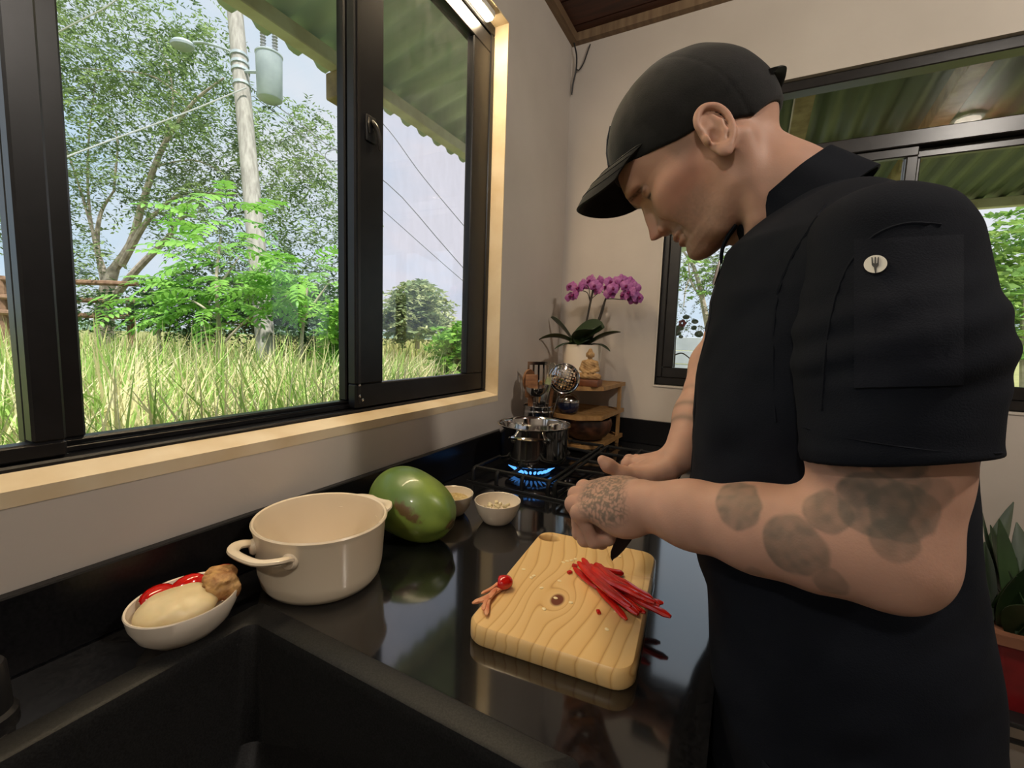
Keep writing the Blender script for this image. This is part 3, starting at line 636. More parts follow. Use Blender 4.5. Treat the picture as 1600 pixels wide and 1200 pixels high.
# seated stone figurine on the block (a head on shoulders, hands in the lap, crossed legs)
gz = 1.1792
def figurine(p):
    q = (p-V3(BX+.004, BY_, gz))
    d = sd_ell(q, (0, 0, .040), (.021, .016, .030))
    d = smin(d, sd_ell(q, (0, 0, .060), (.026, .014, .013)), .008)
    for s in (-1, 1):
        d = smin(d, chain(q, [(s*.024, .0, .060), (s*.031, -.003, .036), (s*.012, -.019, .026)], [.0085, .0075, .006]), .004)
        d = smin(d, chain(q, [(s*.010, .002, .012), (s*.036, -.008, .010), (s*.006, -.024, .010)], [.014, .0115, .009]), .006)
        d = smin(d, sd_ell(q, (s*.0135, .0, .089), (.003, .005, .009)), .003)
    d = smin(d, sd_cone(q, (0, 0, .066), (0, 0, .080), .008, .008), .004)
    d = smin(d, sd_ell(q, (0, -.002, .091), (.0125, .0135, .0165)), .003)
    d = smin(d, sd_ell(q, (0, .001, .1065), (.007, .007, .007)), .004)
    d = smin(d, sd_ell(q, (0, -.0155, .089), (.002, .003, .004)), .002)
    d = smin(d, sd_ell(q, (0, -.016, .024), (.010, .006, .005)), .004)
    d = d+.0006*np.sin(q[:, 2]*700+q[:, 0]*300)*(q[:, 2] < .07)
    return smax(d, -q[:, 2]+.0006, .002)
sdf_obj('seated_figurine', figurine, (BX-.055, BY_-.045, gz-.006), (BX+.06, BY_+.035, gz+.122), .0016, M_sand, org=(BX+.004, BY_, gz), label='small sandstone figurine sitting cross-legged before the orchid pot', cat='figurine')

# ------------------------------------------------------------------ casserole, papaya, bowls
CX, CY, CZ0 = -.617, .490, .9003
cas = thing('casserole', 'deep cream enamel casserole with two loop handles beside the sink', 'casserole', (CX, CY, CZ0))
CR = math.radians(-10)
obj('body', MB().lathe([(0, .002), (.080, .0), (.088, .003), (.094, .012), (.098, .03), (.103, .098), (.1055, .104), (.1065, .108), (.1045, .1105), (.1015, .109), (.0985, .098), (.0935, .03), (.088, .014), (.07, .009), (0, .008)], (CX, CY, CZ0), 64, 1.06, .985, CR), M_cream, cas)
for sgn in (-1, 1):
    def q(da, rr, z):
        a = math.radians(-80 if sgn < 0 else 104)+da
        return Vector((CX+rr*1.06*math.cos(a)*math.cos(CR)-rr*.985*math.sin(a)*math.sin(CR), CY+rr*1.06*math.cos(a)*math.sin(CR)+rr*.985*math.sin(a)*math.cos(CR), CZ0+z))
    h = obj('handle', MB().tube(smooth_path([q(-.42, .1005, .080), q(-.42, .110, .087), q(-.36, .126, .091), q(-.18, .137, .092), q(.18, .137, .092), q(.36, .126, .091), q(.42, .110, .087), q(.42, .1005, .080)], 30), [.010]*4+[.0085]*23+[.010]*4, 10, flat=.62), M_cream, cas)
    for da in (-.42, .42):
        p = q(da, .1015, .080); d = q(da, .2, .08)-q(da, .1, .08)
        obj('handle_boss', MB().lathe([(.013, -.0015), (.0125, .003), (.009, .007), (0, .008)], n=18).xf(align(d, p)), M_cream, h)

M_papaya = bpy.data.materials.new('papaya_skin'); M_papaya.use_nodes = True
def papaya_nodes(m):
    nt = m.node_tree; N = nt.nodes; L = nt.links; b_ = N['Principled BSDF']; b_.inputs['Roughness'].default_value = .38; b_.inputs['Coat Weight'].default_value = .15
    tc = N.new('ShaderNodeTexCoord'); n1 = N.new('ShaderNodeTexNoise'); n1.inputs['Scale'].default_value = 9; n1.inputs['Detail'].default_value = 4
    r1 = N.new('ShaderNodeValToRGB'); r1.color_ramp.elements[0].position = .38; r1.color_ramp.elements[0].color = lin(84, 112, 50); r1.color_ramp.elements[1].position = .68; r1.color_ramp.elements[1].color = lin(132, 152, 62)
    n2 = N.new('ShaderNodeTexNoise'); n2.inputs['Scale'].default_value = 70; n2.inputs['Detail'].default_value = 3
    a = N.new('ShaderNodeAttribute'); a.attribute_name = 'tone'
    mul = N.new('ShaderNodeMath'); mul.operation = 'MULTIPLY'; r2 = N.new('ShaderNodeValToRGB'); r2.color_ramp.elements[0].position = .25; r2.color_ramp.elements[0].color = (0, 0, 0, 1); r2.color_ramp.elements[1].position = .42; r2.color_ramp.elements[1].color = (1, 1, 1, 1)
    mx = N.new('ShaderNodeMix'); mx.data_type = 'RGBA'; mx.inputs['B'].default_value = lin(92, 72, 40)
    L.new(tc.outputs['Object'], n1.inputs['Vector']); L.new(tc.outputs['Object'], n2.inputs['Vector']); L.new(n1.outputs['Fac'], r1.inputs['Fac'])
    L.new(n2.outputs['Fac'], mul.inputs[0]); L.new(a.outputs['Fac'], mul.inputs[1]); L.new(mul.outputs[0], r2.inputs['Fac']); L.new(r2.outputs['Color'], mx.inputs['Factor'])
    L.new(r1.outputs['Color'], mx.inputs['A']); L.new(mx.outputs['Result'], b_.inputs['Base Color'])
papaya_nodes(M_papaya)
PC = V3(-.588, .690, .9690); PD = V3(.90, .06, -.24); PD /= np.linalg.norm(PD); PS = np.cross(PD, V3(0, 0, 1)); PS /= np.linalg.norm(PS); PU = np.cross(PS, PD)
def papaya(p):
    q = p-PC; t = q@PD; a_ = np.arctan2(q@PU, q@PS); r_ = np.sqrt((q@PU)**2+(q@PS)**2)
    tt = np.clip(t/.098, -1, 1); R_ = .0685*np.sqrt(np.maximum(1-np.abs(tt)**2.35, 0))*(1-.10*tt)
    R_ = R_+.0022*np.cos(5*a_)*np.clip(tt+.25, 0, 1)
    return np.maximum((r_-R_)*.75, np.abs(t)-.098)
_blem = PC+.055*(-PS*.62)+.058*PU*.75+PD*.03
pap = thing('papaya', 'large green papaya with a brown blemish behind the casserole', 'papaya', (PC[0], PC[1], .9))
def pap_col(V):
    q = V-PC; t = q@PD; r_ = (((t-.028)/.042)**2+((q@PU-.026+.25*t)/.014)**2); m = np.exp(-r_)*(q@PS > 0)
    tip = np.clip((t-.089)/.008, 0, 1)
    m = np.clip(m*1.1+tip*.7, 0, 1); return np.stack([m]*3, 1)
sdf_obj('skin', papaya, PC-.115, PC+.115, .0025, M_papaya, pap, it=2, color=pap_col)
tipp = Vector((PC+PD*.0965).tolist())
obj('blossom_end', MB().lathe([(.011, -.004), (.009, .001), (.004, .002), (0, .001)], n=14).xf(align(PD.tolist(), tipp)), mat('papaya_scar', lin(104, 84, 44), lin(60, 44, 26), scale=80, rough=.8), pap)

def small_bowl(name, x, y, r, h, label, group=None):
    t = thing(name, label, 'bowl', (x, y, .9003), group)
    obj('shell', MB().lathe([(0, .001), (r*.50, 0), (r*.56, .001), (r*.66, .006), (r*.86, h*.45), (r*.97, h*.8), (r, h*.985), (r*.985, h), (r*.955, h*.98), (r*.92, h*.78), (r*.80, h*.45), (r*.58, .011), (0, .007)], (x, y, .9003), 44), M_white, t); return t
bA = small_bowl('small_bowl', -.592, .832, .052, .050, 'small white bowl half hidden behind the papaya', 'small white prep bowls')
bB = small_bowl('small_bowl', -.476, .850, .053, .051, 'small white bowl standing in front of the hob', 'small white prep bowls')
M_garlic = mat('minced_garlic', lin(218, 200, 152), lin(188, 160, 100), scale=90, rough=.45, bump=1, bscale=120)
def filling(x, y, r, z, name, label):
    P = []
    for i in range(9):
        row = []
        for k in range(25):
            a = 2*math.pi*k/24; rr = r*i/8; row.append((x+rr*math.cos(a), y+rr*math.sin(a), z+(.008*(1-(i/8)**2)*(1+.4*math.sin(3*a+x*90)) if i < 8 else -.003)))
        P.append(row)
    return obj(name, MB().grid(P), M_garlic, org=(x, y, z), label=label, cat='garlic', kind='stuff')
filling(-.592, .832, .045, .9345, 'minced_garlic', 'chopped garlic in the bowl half hidden by the papaya')
M_onion = mat('diced_onion', lin(226, 214, 178), lin(200, 184, 140), scale=40, rough=.25)
kk = None
for i in range(16):
    a = i*2.399; rr = .0095*math.sqrt(i); x, y = -.476+rr*math.cos(a), .850+rr*math.sin(a)
    bb = MB().rbox((-.006, -.004, -.003), (.006, .004, .003), .0012, 1).xf(RT((x, y, .9285+.007*max(0, 1-rr/.03)+rr*.08), random.uniform(-.5, .5), random.uniform(-.5, .5), a))
    obj('onion_dice', bb, M_onion, org=(x, y, .915), label='pale diced onion piece in the bowl before the hob', cat='onion', group='diced onion in the small bowl')

# round serving bowl with cheese, chicken and tomato
RX, RY = -.652, .297
rb = thing('serving_bowl', 'white bowl holding cheese, tomato and chicken behind the sink', 'bowl', (RX, RY, .9003))
obj('shell', MB().lathe([(0, .001), (.028, 0), (.036, .003), (.050, .018), (.058, .036), (.061, .052), (.0602, .0535), (.058, .0525), (.055, .036), (.047, .021), (.034, .010), (0, .008)], (RX, RY, .9003), 48, 1.0, 1.1, .3), M_white, rb)
M_cheese = mat('white_cheese', lin(224, 208, 168), lin(204, 184, 138), scale=18, rough=.4, sss=.15)
def cheese(p):
    q = p-V3(RX+.007, RY-.012, .9475); d = sd_ell(q, (0, 0, 0), (.044, .046, .021)); d = np.maximum(d, .0); return sd_ell(q, (0, 0, 0), (.041, .047, .0215))+.0016*vnoise(q*70)
sdf_obj('cheese_lump', cheese, (RX-.05, RY-.08, .915), (RX+.06, RY+.05, .98), .002, M_cheese, org=(RX+.008, RY-.016, .925), label='smooth white lump of fresh cheese in the serving bowl', cat='cheese')
M_chick = mat('shredded_chicken', lin(206, 164, 104), lin(132, 84, 44), scale=60, rough=.55, bump=.8, bscale=140)
def chicken(p):
    q = p-V3(RX+.014, RY+.040, .957); d = np.linalg.norm(np.maximum(np.abs(q@np.array([[.9, .4, 0], [-.4, .9, 0], [0, 0, 1]], np.float32))-V3(.016, .012, .010), 0), axis=1)-.008
    return d+.0028*vnoise(q*160)+.0024*vnoise(q*70+9)
sdf_obj('chicken_chunk', chicken, (RX-.03, RY+.0, .925), (RX+.055, RY+.085, .99), .0016, M_chick, org=(RX+.012, RY+.046, .935), it=0, label='golden chunk of chicken at the far side of the serving bowl', cat='chicken')
def tom_piece(nm, c, r, rot, lab):
    bb = MB(); P = []
    for i in range(9):
        a = math.pi*i/8
        P.append([Vector((r*1.5*math.cos(a), r*math.sin(a)*math.cos(b2), r*math.sin(a)*math.sin(b2)*.9)) for b2 in [math.pi*k/8 for k in range(9)]])
    bb.slab(P, .004); bb.xf(RT(c, *rot)); return obj(nm, bb, M_tomato, org=c, label=lab, cat='tomato', group='tomato pieces in the serving bowl')
tom_piece('tomato_wedge', (RX-.036, RY-.016, .951), .016, (.3, .1, 1.9), 'red tomato wedge tucked behind the white cheese lump')
tom_piece('tomato_wedge', (RX-.030, RY+.018, .953), .014, (.2, -.2, 1.2), 'red tomato wedge between the cheese and the far bowl rim')
tom_piece('tomato_wedge', (RX-.012, RY+.034, .955), .010, (.2, .3, .6), 'small red tomato wedge touching the chicken chunk')
tom_piece('tomato_wedge', (RX-.008, RY+.055, .962), .011, (.1, .1, 1.2), 'thin tomato wedge lying behind the chicken chunk')

# ------------------------------------------------------------------ cutting board
M_board = bpy.data.materials.new('pine_board'); M_board.use_nodes = True
def board_nodes(m):
    nt = m.node_tree; N = nt.nodes; L = nt.links; b_ = N['Principled BSDF']; b_.inputs['Roughness'].default_value = .36
    tc = N.new('ShaderNodeTexCoord'); sep = N.new('ShaderNodeSeparateXYZ'); L.new(tc.outputs['Object'], sep.inputs[0])
    # rings swing round the knot: shift x by a bump centred on the knot
    KX, KY = KNOT
    d = N.new('ShaderNodeVectorMath'); d.operation = 'SUBTRACT'; d.inputs[1].default_value = (KX, KY, 0); L.new(tc.outputs['Object'], d.inputs[0])
    sc = N.new('ShaderNodeVectorMath'); sc.operation = 'MULTIPLY'; sc.inputs[1].default_value = (1, .62, 0); L.new(d.outputs[0], sc.inputs[0])
    ln = N.new('ShaderNodeVectorMath'); ln.operation = 'LENGTH'; L.new(sc.outputs[0], ln.inputs[0])
    def mth(op, a, b2=None):
        k = N.new('ShaderNodeMath'); k.operation = op
        for i, v in enumerate((a, b2)):
            if v is None: continue
            if isinstance(v, (int, float)): k.inputs[i].default_value = v
            else: L.new(v, k.inputs[i])
        return k.outputs[0]
    nz = N.new('ShaderNodeTexNoise'); nz.inputs['Scale'].default_value = 7; nz.inputs['Detail'].default_value = 3
    mp = N.new('ShaderNodeMapping'); mp.inputs['Scale'].default_value = (1, .28, 1); L.new(tc.outputs['Object'], mp.inputs['Vector']); L.new(mp.outputs[0], nz.inputs['Vector'])
    gauss = mth('POWER', 2.718, mth('MULTIPLY', mth('MULTIPLY', ln.outputs['Value'], ln.outputs['Value']), -900))
    sx = N.new('ShaderNodeSeparateXYZ'); L.new(d.outputs[0], sx.inputs[0])
    base = mth('ADD', mth('MULTIPLY', sx.outputs['X'], 48), mth('MULTIPLY', nz.outputs['Fac'], 4.5))
    base = mth('ADD', base, mth('MULTIPLY', mth('MULTIPLY', sx.outputs['Y'], sx.outputs['Y']), 26))
    ring = mth('MULTIPLY', ln.outputs['Value'], 95)
    mixv = mth('ADD', mth('MULTIPLY', base, mth('SUBTRACT', 1.0, gauss)), mth('MULTIPLY', ring, gauss))
    fr = mth('FRACT', mixv)
    rp = N.new('ShaderNodeValToRGB'); e = rp.color_ramp.elements
    e[0].position = 0; e[0].color = lin(234, 198, 136); e[1].position = .70; e[1].color = lin(230, 190, 126)
    for ps, c in ((.80, lin(224, 182, 116)), (.86, lin(202, 152, 92)), (.91, lin(226, 186, 120)), (1.0, lin(234, 198, 136))):
        q_ = e.new(ps); q_.color = c
    L.new(fr, rp.inputs['Fac'])
    kr = N.new('ShaderNodeValToRGB'); kr.color_ramp.elements[0].position = .0085; kr.color_ramp.elements[0].color = (1, 1, 1, 1); kr.color_ramp.elements[1].position = .0115; kr.color_ramp.elements[1].color = (0, 0, 0, 1)
    L.new(ln.outputs['Value'], kr.inputs['Fac'])
    mx = N.new('ShaderNodeMix'); mx.data_type = 'RGBA'; L.new(kr.outputs['Color'], mx.inputs['Factor']); L.new(rp.outputs['Color'], mx.inputs['A']); mx.inputs['B'].default_value = lin(112, 56, 34)
    L.new(mx.outputs['Result'], b_.inputs['Base Color'])
    # wet patch by the far right corner
    wd = N.new('ShaderNodeVectorMath'); wd.operation = 'DISTANCE'; wd.inputs[1].default_value = (.085, .12, .028); L.new(tc.outputs['Object'], wd.inputs[0])
    wr = N.new('ShaderNodeMapRange'); wr.inputs['From Min'].default_value = .035; wr.inputs['From Max'].default_value = .06; wr.inputs['To Min'].default_value = .06; wr.inputs['To Max'].default_value = .38
    L.new(mth('ADD', wd.outputs['Value'], mth('MULTIPLY', mth('SUBTRACT', nz.outputs['Fac'], .5), .05)), wr.inputs['Value']); L.new(wr.outputs[0], b_.inputs['Roughness'])
BC = Vector((-.216, .653, .9003)); BA = math.radians(5.3); BT = .0277
KNOT = (-.013, -.058)
board_nodes(M_board)
def rrect(w, l, r, n=7, ins=0):
    P = []
    for cx, cy, a0 in ((w/2-r, l/2-r, 0), (-w/2+r, l/2-r, 90), (-w/2+r, -l/2+r, 180), (w/2-r, -l/2+r, 270)):
        for i in range(n+1):
            a = math.radians(a0+90*i/n); P.append((cx+(r-ins)*math.cos(a), cy+(r-ins)*math.sin(a)))
    return P
def oval(cx, cy, a, b2, n=24, rot=0, grow=0):
    return [(cx+(a+grow)*math.cos(2*math.pi*k/n)*math.cos(rot)-(b2+grow)*math.sin(2*math.pi*k/n)*math.sin(rot), cy+(a+grow)*math.cos(2*math.pi*k/n)*math.sin(rot)+(b2+grow)*math.sin(2*math.pi*k/n)*math.cos(rot)) for k in range(n)]
def board_mesh():
    bm = bmesh.new(); Wd, Ln, Rd = .228, .334, .028; hc = (-.088, .137)
    def loopv(P, z): return [bm.verts.new((x, y, z)) for x, y in P]
    o = [loopv(rrect(Wd, Ln, Rd, ins=.003), 0), loopv(rrect(Wd, Ln, Rd), .004), loopv(rrect(Wd, Ln, Rd), BT-.005), loopv(rrect(Wd, Ln, Rd, ins=.004), BT)]
    hl = [loopv(oval(*hc, .0205, .0140, grow=.002, rot=.25), 0), loopv(oval(*hc, .0205, .0140, rot=.25), .003), loopv(oval(*hc, .0205, .0140, rot=.25), BT-.003), loopv(oval(*hc, .0205, .0140, grow=.002, rot=.25), BT)]
    for R_, flip in ((o, False), (hl, True)):
        for i in range(3):
            for k in range(len(R_[0])):
                q = [R_[i][k], R_[i][(k+1) % len(R_[0])], R_[i+1][(k+1) % len(R_[0])], R_[i+1][k]]; bm.faces.new(q[::-1] if flip else q)
    for z in (0, 3):
        ed = []
        for R_ in (o, hl):
            for k in range(len(R_[z])): ed.append(bm.edges.get((R_[z][k], R_[z][(k+1) % len(R_[z])])))
        bmesh.ops.triangle_fill(bm, edges=ed, use_beauty=True)
    bmesh.ops.recalc_face_normals(bm, faces=bm.faces)
    return MB().bm(bm)
bd = obj('cutting_board', board_mesh(), M_board, sharp=50, label='pine cutting board with a knot and an oval grip hole', cat='cutting board')
bd.location = BC; bd.rotation_euler = (0, 0, BA); ORG[bd] = BC
TZ = BC.z+BT                             # top of the board
def BP(x, y, z=0):                       # a pixel on the board top
    p = px(x, y, 1)-CAM; t = (TZ-CAM.z)/p.z; return CAM+p*t+Vector((0, 0, z))
# sliced red pepper: each strip its own thing
ends = [((897, 893), (1008, 962)), ((903, 888), (1000, 965)), ((910, 887), (992, 970)), ((905, 900), (985, 968)), ((915, 890), (978, 972)), ((922, 892), (1010, 945)), ((930, 895), (1018, 950)), ((925, 905), (1005, 955)), ((918, 905), (990, 958)), ((938, 898), (1030, 955)), ((912, 898), (996, 975)), ((935, 905), (1022, 962)), ((928, 888), (974, 900)), ((945, 905), (1048, 968)), ((950, 918), (1036, 946))]
for i, (a, c) in enumerate(ends):
    A, Cc = BP(*a), BP(*c); side = Vector((-(Cc-A).y, (Cc-A).x, 0)).normalized(); lay = .0045+.005*(i % 4); bow = -(.006+.004*random.random())
    if i >= 13: Cc.z = TZ+.0; lay = .004
    pts = [A+(Cc-A)*t+side*bow*math.sin(math.pi*t)+Vector((0, 0, lay+.004*math.sin(math.pi*t)*random.random()+(.002 if t < .1 else 0))) for t in (0, .2, .4, .6, .8, 1)]
    r_ = .0052+random.random()*.0016
    obj('pepper_strip', MB().tube(smooth_path(pts, 14), [r_*.5]+[r_]*13+[r_*.45], 8, flat=.7), M_red, org=A, label='glossy red pepper strip in the sliced pile on the board', cat='pepper', group='sliced red pepper on the cutting board')
M_stringy = mat('pepper_core', lin(226, 168, 124), lin(206, 120, 82), scale=60, rough=.5)
for i, (pts, r_) in enumerate((([(796, 912), (780, 925), (760, 938), (738, 947)], .0045), ([(775, 925), (765, 940), (748, 946)], .004), ([(772, 926), (762, 945), (760, 966)], .0042), ([(765, 935), (757, 950), (755, 960)], .0032), ([(790, 905), (770, 922), (752, 932)], .003))):
    P = [BP(*p, z=.0045+.002*(i % 2)) for p in pts]
    obj('pepper_core_strip', MB().tube(smooth_path(P, 10), [r_*.4]+[r_]*9+[r_*.4], 7, flat=.7), M_stringy, org=P[0], label='pale fibrous pepper core scrap at the left board edge', cat='pepper', group='pepper core scraps on the cutting board')
def cap_end(p):
    q = p-np.array(BP(785, 920, .0), np.float32)-V3(0, 0, .0105); d = sd_ell(q, (0, 0, 0), (.0135, .0125, .0105)); d = smin(d, sd_ell(q, (.006, .004, .001), (.009, .009, .0095)), .004); return smax(d, (q@V3(-.75, -.4, .1))-.007, .002)
pe = BP(785, 920)
sdf_obj('pepper_end', cap_end, (pe.x-.025, pe.y-.025, TZ-.004), (pe.x+.025, pe.y+.025, TZ+.03), .0014, M_tomato, org=pe, label='rounded red pepper tip lying by the pale core scraps', cat='pepper')
for i, (x, y, s) in enumerate(((898, 886, 1), (890, 896, .9), (935, 958, .8), (952, 906, .6))):
    p = BP(x, y); obj('pepper_bit', MB().rbox((-.005*s, -.0035*s, 0), (.005*s, .0035*s, .005*s), .0015*s, 2).xf(RT(p, rz=i*1.1)), M_tomato, org=p, label='tiny red pepper crumb beside the sliced pile', cat='pepper', group='red pepper crumbs on the board')
M_seed = mat('pepper_seed', lin(250, 234, 190), lin(244, 222, 168), scale=50, rough=.5)
for i, (x, y) in enumerate(((886, 877), (893, 876), (899, 874), (880, 879), (818, 890), (834, 900), (830, 903), (874, 908), (846, 919), (968, 870), (850, 952), (892, 942), (962, 956), (948, 984), (868, 935), (965, 940))):
    p = BP(x, y); obj('pepper_seed', MB().lathe([(0, 0), (.0026, .0002), (.0029, .0009), (.0018, .0015), (0, .0017)], n=9, sx=1.25).xf(RT(p, rz=i*.9)), M_seed, org=p, label='pale flat pepper seed scattered on the board', cat='seed', group='pepper seeds on the cutting board')
p = Vector((-.645, .395, .9)); 
# ------------------------------------------------------------------ the window in the back wall
w2 = thing('window_2', loc=((W2['x0']+W2['x1'])/2, BY+.06, W2['z0']), kind='structure')
ya, yb = BY+.018, BY+.075
def m2(name, a, c, par=w2, m=M_brownalu): return obj(name, MB().rbox(a, c, .003, 1), m, par, sharp=30)
x0, x1, zz0, zz1 = W2['x0'], W2['x1'], W2['z0'], W2['z1']
m2('frame_rail', (x0, ya, zz0), (x1, yb, zz0+.030)); m2('frame_rail', (x0, ya, zz1-.035), (x1, yb, zz1))
m2('frame_stile', (x0, ya, zz0+.03), (x0+.022, yb, zz1-.035)); m2('frame_stile', (x1-.022, ya, zz0+.03), (x1, yb, zz1-.035))
m2('transom', (x0+.022, ya-.004, 1.972), (x1-.022, yb, 2.020))
obj('pane', MB().box((x0+.02, BY+.045, 2.018), (x1-.02, BY+.049, zz1-.03)), M_glass, w2, smooth=False)
for xa, xb, yc in ((x0+.022, .435, BY+.036), (.405, x1-.022, BY+.060)):
    s = obj('sash', MB().rbox((xa, yc-.012, zz0+.03), (xb, yc+.012, zz0+.072), .003, 1), M_brownalu, w2, sharp=30)
    for nm, a, c in (('top_rail', (xa, yc-.012, 1.942), (xb, yc+.012, 1.972)), ('stile', (xa, yc-.012, zz0+.072), (xa+.042, yc+.012, 1.942)), ('stile', (xb-.03, yc-.012, zz0+.072), (xb, yc+.012, 1.942))):
        obj(nm, MB().rbox(a, c, .003, 1), M_brownalu, s, sharp=30)
    obj('pane', MB().box((xa+.038, yc-.002, zz0+.068), (xb-.026, yc+.002, 1.946)), M_glass, s, smooth=False)
b = MB(); b.box((x0-.004, BY-.004, zz0-.008), (x1, BY+.02, zz0)); b.box((x0-.005, BY-.003, zz0), (x0, BY+.02, zz1)); obj('trim_6', b, mat('plaster_edge', lin(196, 188, 176), rough=.7), smooth=False, kind='structure')

# red planter with a leafy plant on a black stand under that window
RPX, RPY = .79, 1.60
M_redpot = mat('red_glazed_pot', lin(132, 22, 26), lin(104, 14, 18), scale=10, rough=.3)
M_terra = mat('terracotta_rim', lin(128, 84, 60), lin(104, 66, 46), scale=14, rough=.7)
st = thing('plant_stand', 'black metal stand under the red planter', 'stand', (RPX, RPY, 0))
obj('shelf', MB().rbox((RPX-.22, RPY-.13, .405), (RPX+.22, RPY+.13, .42), .004, 2), M_black, st)
for sx in (-1, 1):
    for sy in (-1, 1): obj('leg', MB().tube(smooth_path([(RPX+sx*.2, RPY+sy*.11, .408), (RPX+sx*.21, RPY+sy*.115, .2), (RPX+sx*.19, RPY+sy*.11, 0)], 8), .011, 8), M_black, st)
obj('hoop', MB().tube([(RPX+.2*math.cos(2*math.pi*k/32), RPY+.11*math.sin(2*math.pi*k/32), .22) for k in range(33)], .008, 8), M_black, st)
pl = thing('planter', 'long red glazed planter with broad dark leaves beside the wall', 'planter', (RPX, RPY, .42))
bb = MB(); loft(bb, [rim_ring(RPX-.15, RPX+.15, RPY-.08, RPY+.08, .02, .4203), rim_ring(RPX-.19, RPX+.19, RPY-.11, RPY+.11, .025, .60)], False); bb.f.append(tuple(range(27, -1, -1)))
obj('box', bb, M_redpot, pl)
bb = MB(); loft(bb, [rim_ring(RPX-.19, RPX+.19, RPY-.11, RPY+.11, .025, .60), rim_ring(RPX-.205, RPX+.205, RPY-.125, RPY+.125, .025, .606), rim_ring(RPX-.205, RPX+.205, RPY-.125, RPY+.125, .025, .632), rim_ring(RPX-.185, RPX+.185, RPY-.105, RPY+.105, .025, .634), rim_ring(RPX-.182, RPX+.182, RPY-.102, RPY+.102, .025, .605)])
obj('rim', bb, M_terra, pl)
M_bigleaf = mat('dark_broad_leaf', lin(52, 74, 42), lin(34, 52, 30), scale=8, rough=.4)
for i in range(34):
    a = random.uniform(0, 2*math.pi); base = (RPX+random.uniform(-.17, .15) if i < 20 else RPX-random.uniform(.08, .17), RPY+random.uniform(-.07, .07), .60)
    obj('leaf', strap_leaf(base, (math.cos(a), math.sin(a), 0), random.uniform(.05, .16), random.uniform(.022, .04), random.uniform(.16, .34), random.uniform(0, .06), random.uniform(-1, 1), 8, .8), M_bigleaf, pl)

# ------------------------------------------------------------------ roofs outside
def corrugated(x0, x1, z0_, z1_, y0, y1, pitch, amp, axis='y', step=6):
    n = int((y1-y0)/pitch*step); P = []
    for i in range(n+1):
        y = y0+(y1-y0)*i/n; w = amp*math.tanh(2.2*math.cos(2*math.pi*y/pitch))
        P.append([(x0+(x1-x0)*t, y, z0_+(z1_-z0_)*t+w) if axis == 'y' else (y, x0+(x1-x0)*t, z0_+(z1_-z0_)*t+w) for t in (0, .5, 1)])
    return MB().slab(P, .0015)
M_roofT = mat('pale_roof_sheet', lin(206, 218, 200), lin(188, 202, 184), scale=2, rough=.5, trans=.22)
ev = thing('eave', loc=(-1.2, 1, 2.4), kind='structure'); ev.name = 'ceiling_eave'
obj('roof_sheet', corrugated(-1.75, -.80, 2.476, 2.700, -3.0, 7.0, .135, .016), M_roofT, ev, sharp=None)
obj('purlin', MB().rbox((-1.665, -3, 2.425), (-1.600, 7, 2.482), .004, 1), M_beam, ev)
obj('rafter_end', MB().rbox((-1.69, 1.385, 2.315), (-1.58, 1.455, 2.425), .006, 1), M_rawbeam, ev)
for y in (-2.2, .1, 3.4, 5.2): obj('rafter', MB().rbox((-1.60, y-.03, 2.50), (-.90, y+.03, 2.56), .004, 1).xf(Matrix.Translation((-1.6, 0, 2.50)) @ Matrix.Rotation(-.232, 4, 'Y') @ Matrix.Translation((1.6, 0, -2.53))), M_beam, ev)
b = MB(); b.box((WX-WT, YF-.4, 2.70), (XR+.5, BY+.3, 2.76)); obj('ceiling_roof', b, M_roofg, smooth=False, kind='structure')
b = MB(); b.box((WX-WT, YF-WT, CZ+.03), (XR+WT, YF, 2.70)); b.box((XR, YF, CZ+.03), (XR+WT, BY, 2.70)); b.box((WX-WT, BY, CZ+.03), (XR+WT, BY+WT, 2.70)); b.box((WX-WT, YF, CZ+.03), (WX, BY, 2.70)); obj('wall_gable', b, M_wall, smooth=False, kind='structure')
vr = thing('ceiling_veranda', loc=(1, 3, 2.5), kind='structure')
obj('roof_sheet', corrugated(BY+WT, 4.6, 2.74, 2.42, .0, 5.0, .12, .014, 'x'), M_roofg, vr, sharp=None)
for y in (2.6, 3.5, 4.45): obj('purlin', MB().rbox((.0, y-.03, 2.74-(y-2.05)*.125-.085), (5, y+.03, 2.74-(y-2.05)*.125-.02), .004, 1), M_beam, vr)
for x in (.15, .75, 1.9, 3.4):
    obj('rafter', MB().rbox((x-.04, 2.06, -.045), (x+.04, 4.55, .045), .004, 1).xf(Matrix.Translation((0, 0, 2.60)) @ Matrix.Translation((0, 2.05, 0)) @ Matrix.Rotation(-.125, 4, 'X') @ Matrix.Translation((0, -2.05, 0))), M_rawbeam, vr)
for x in (.05, 2.35, 4.2): obj('post', MB().rbox((x-.05, 4.35, -.1), (x+.05, 4.45, 2.36), .006, 1), M_alu, vr)

# ------------------------------------------------------------------ ground, hills
M_ground = mat('meadow_soil', lin(120, 128, 70), lin(150, 146, 92), scale=1.2, rough=.9)
b = MB(); b.box((-160, -160, -.35), (160, 160, -.12)); obj('ground', b, M_ground, smooth=False, kind='structure')
M_hill = mat('far_hill', lin(120, 142, 132), lin(98, 122, 108), scale=.2, rough=1)
P = []
for i in range(61):
    a = math.radians(20+190*i/60); h = 2.6+1.4*math.sin(i*.7)+.8*math.sin(i*1.9)
    P.append([(150*math.cos(a), 150*math.sin(a), -.3), (152*math.cos(a), 152*math.sin(a), h*.7), (156*math.cos(a), 156*math.sin(a), h)])
obj('hills', MB().grid(P), M_hill, smooth=True, kind='structure')

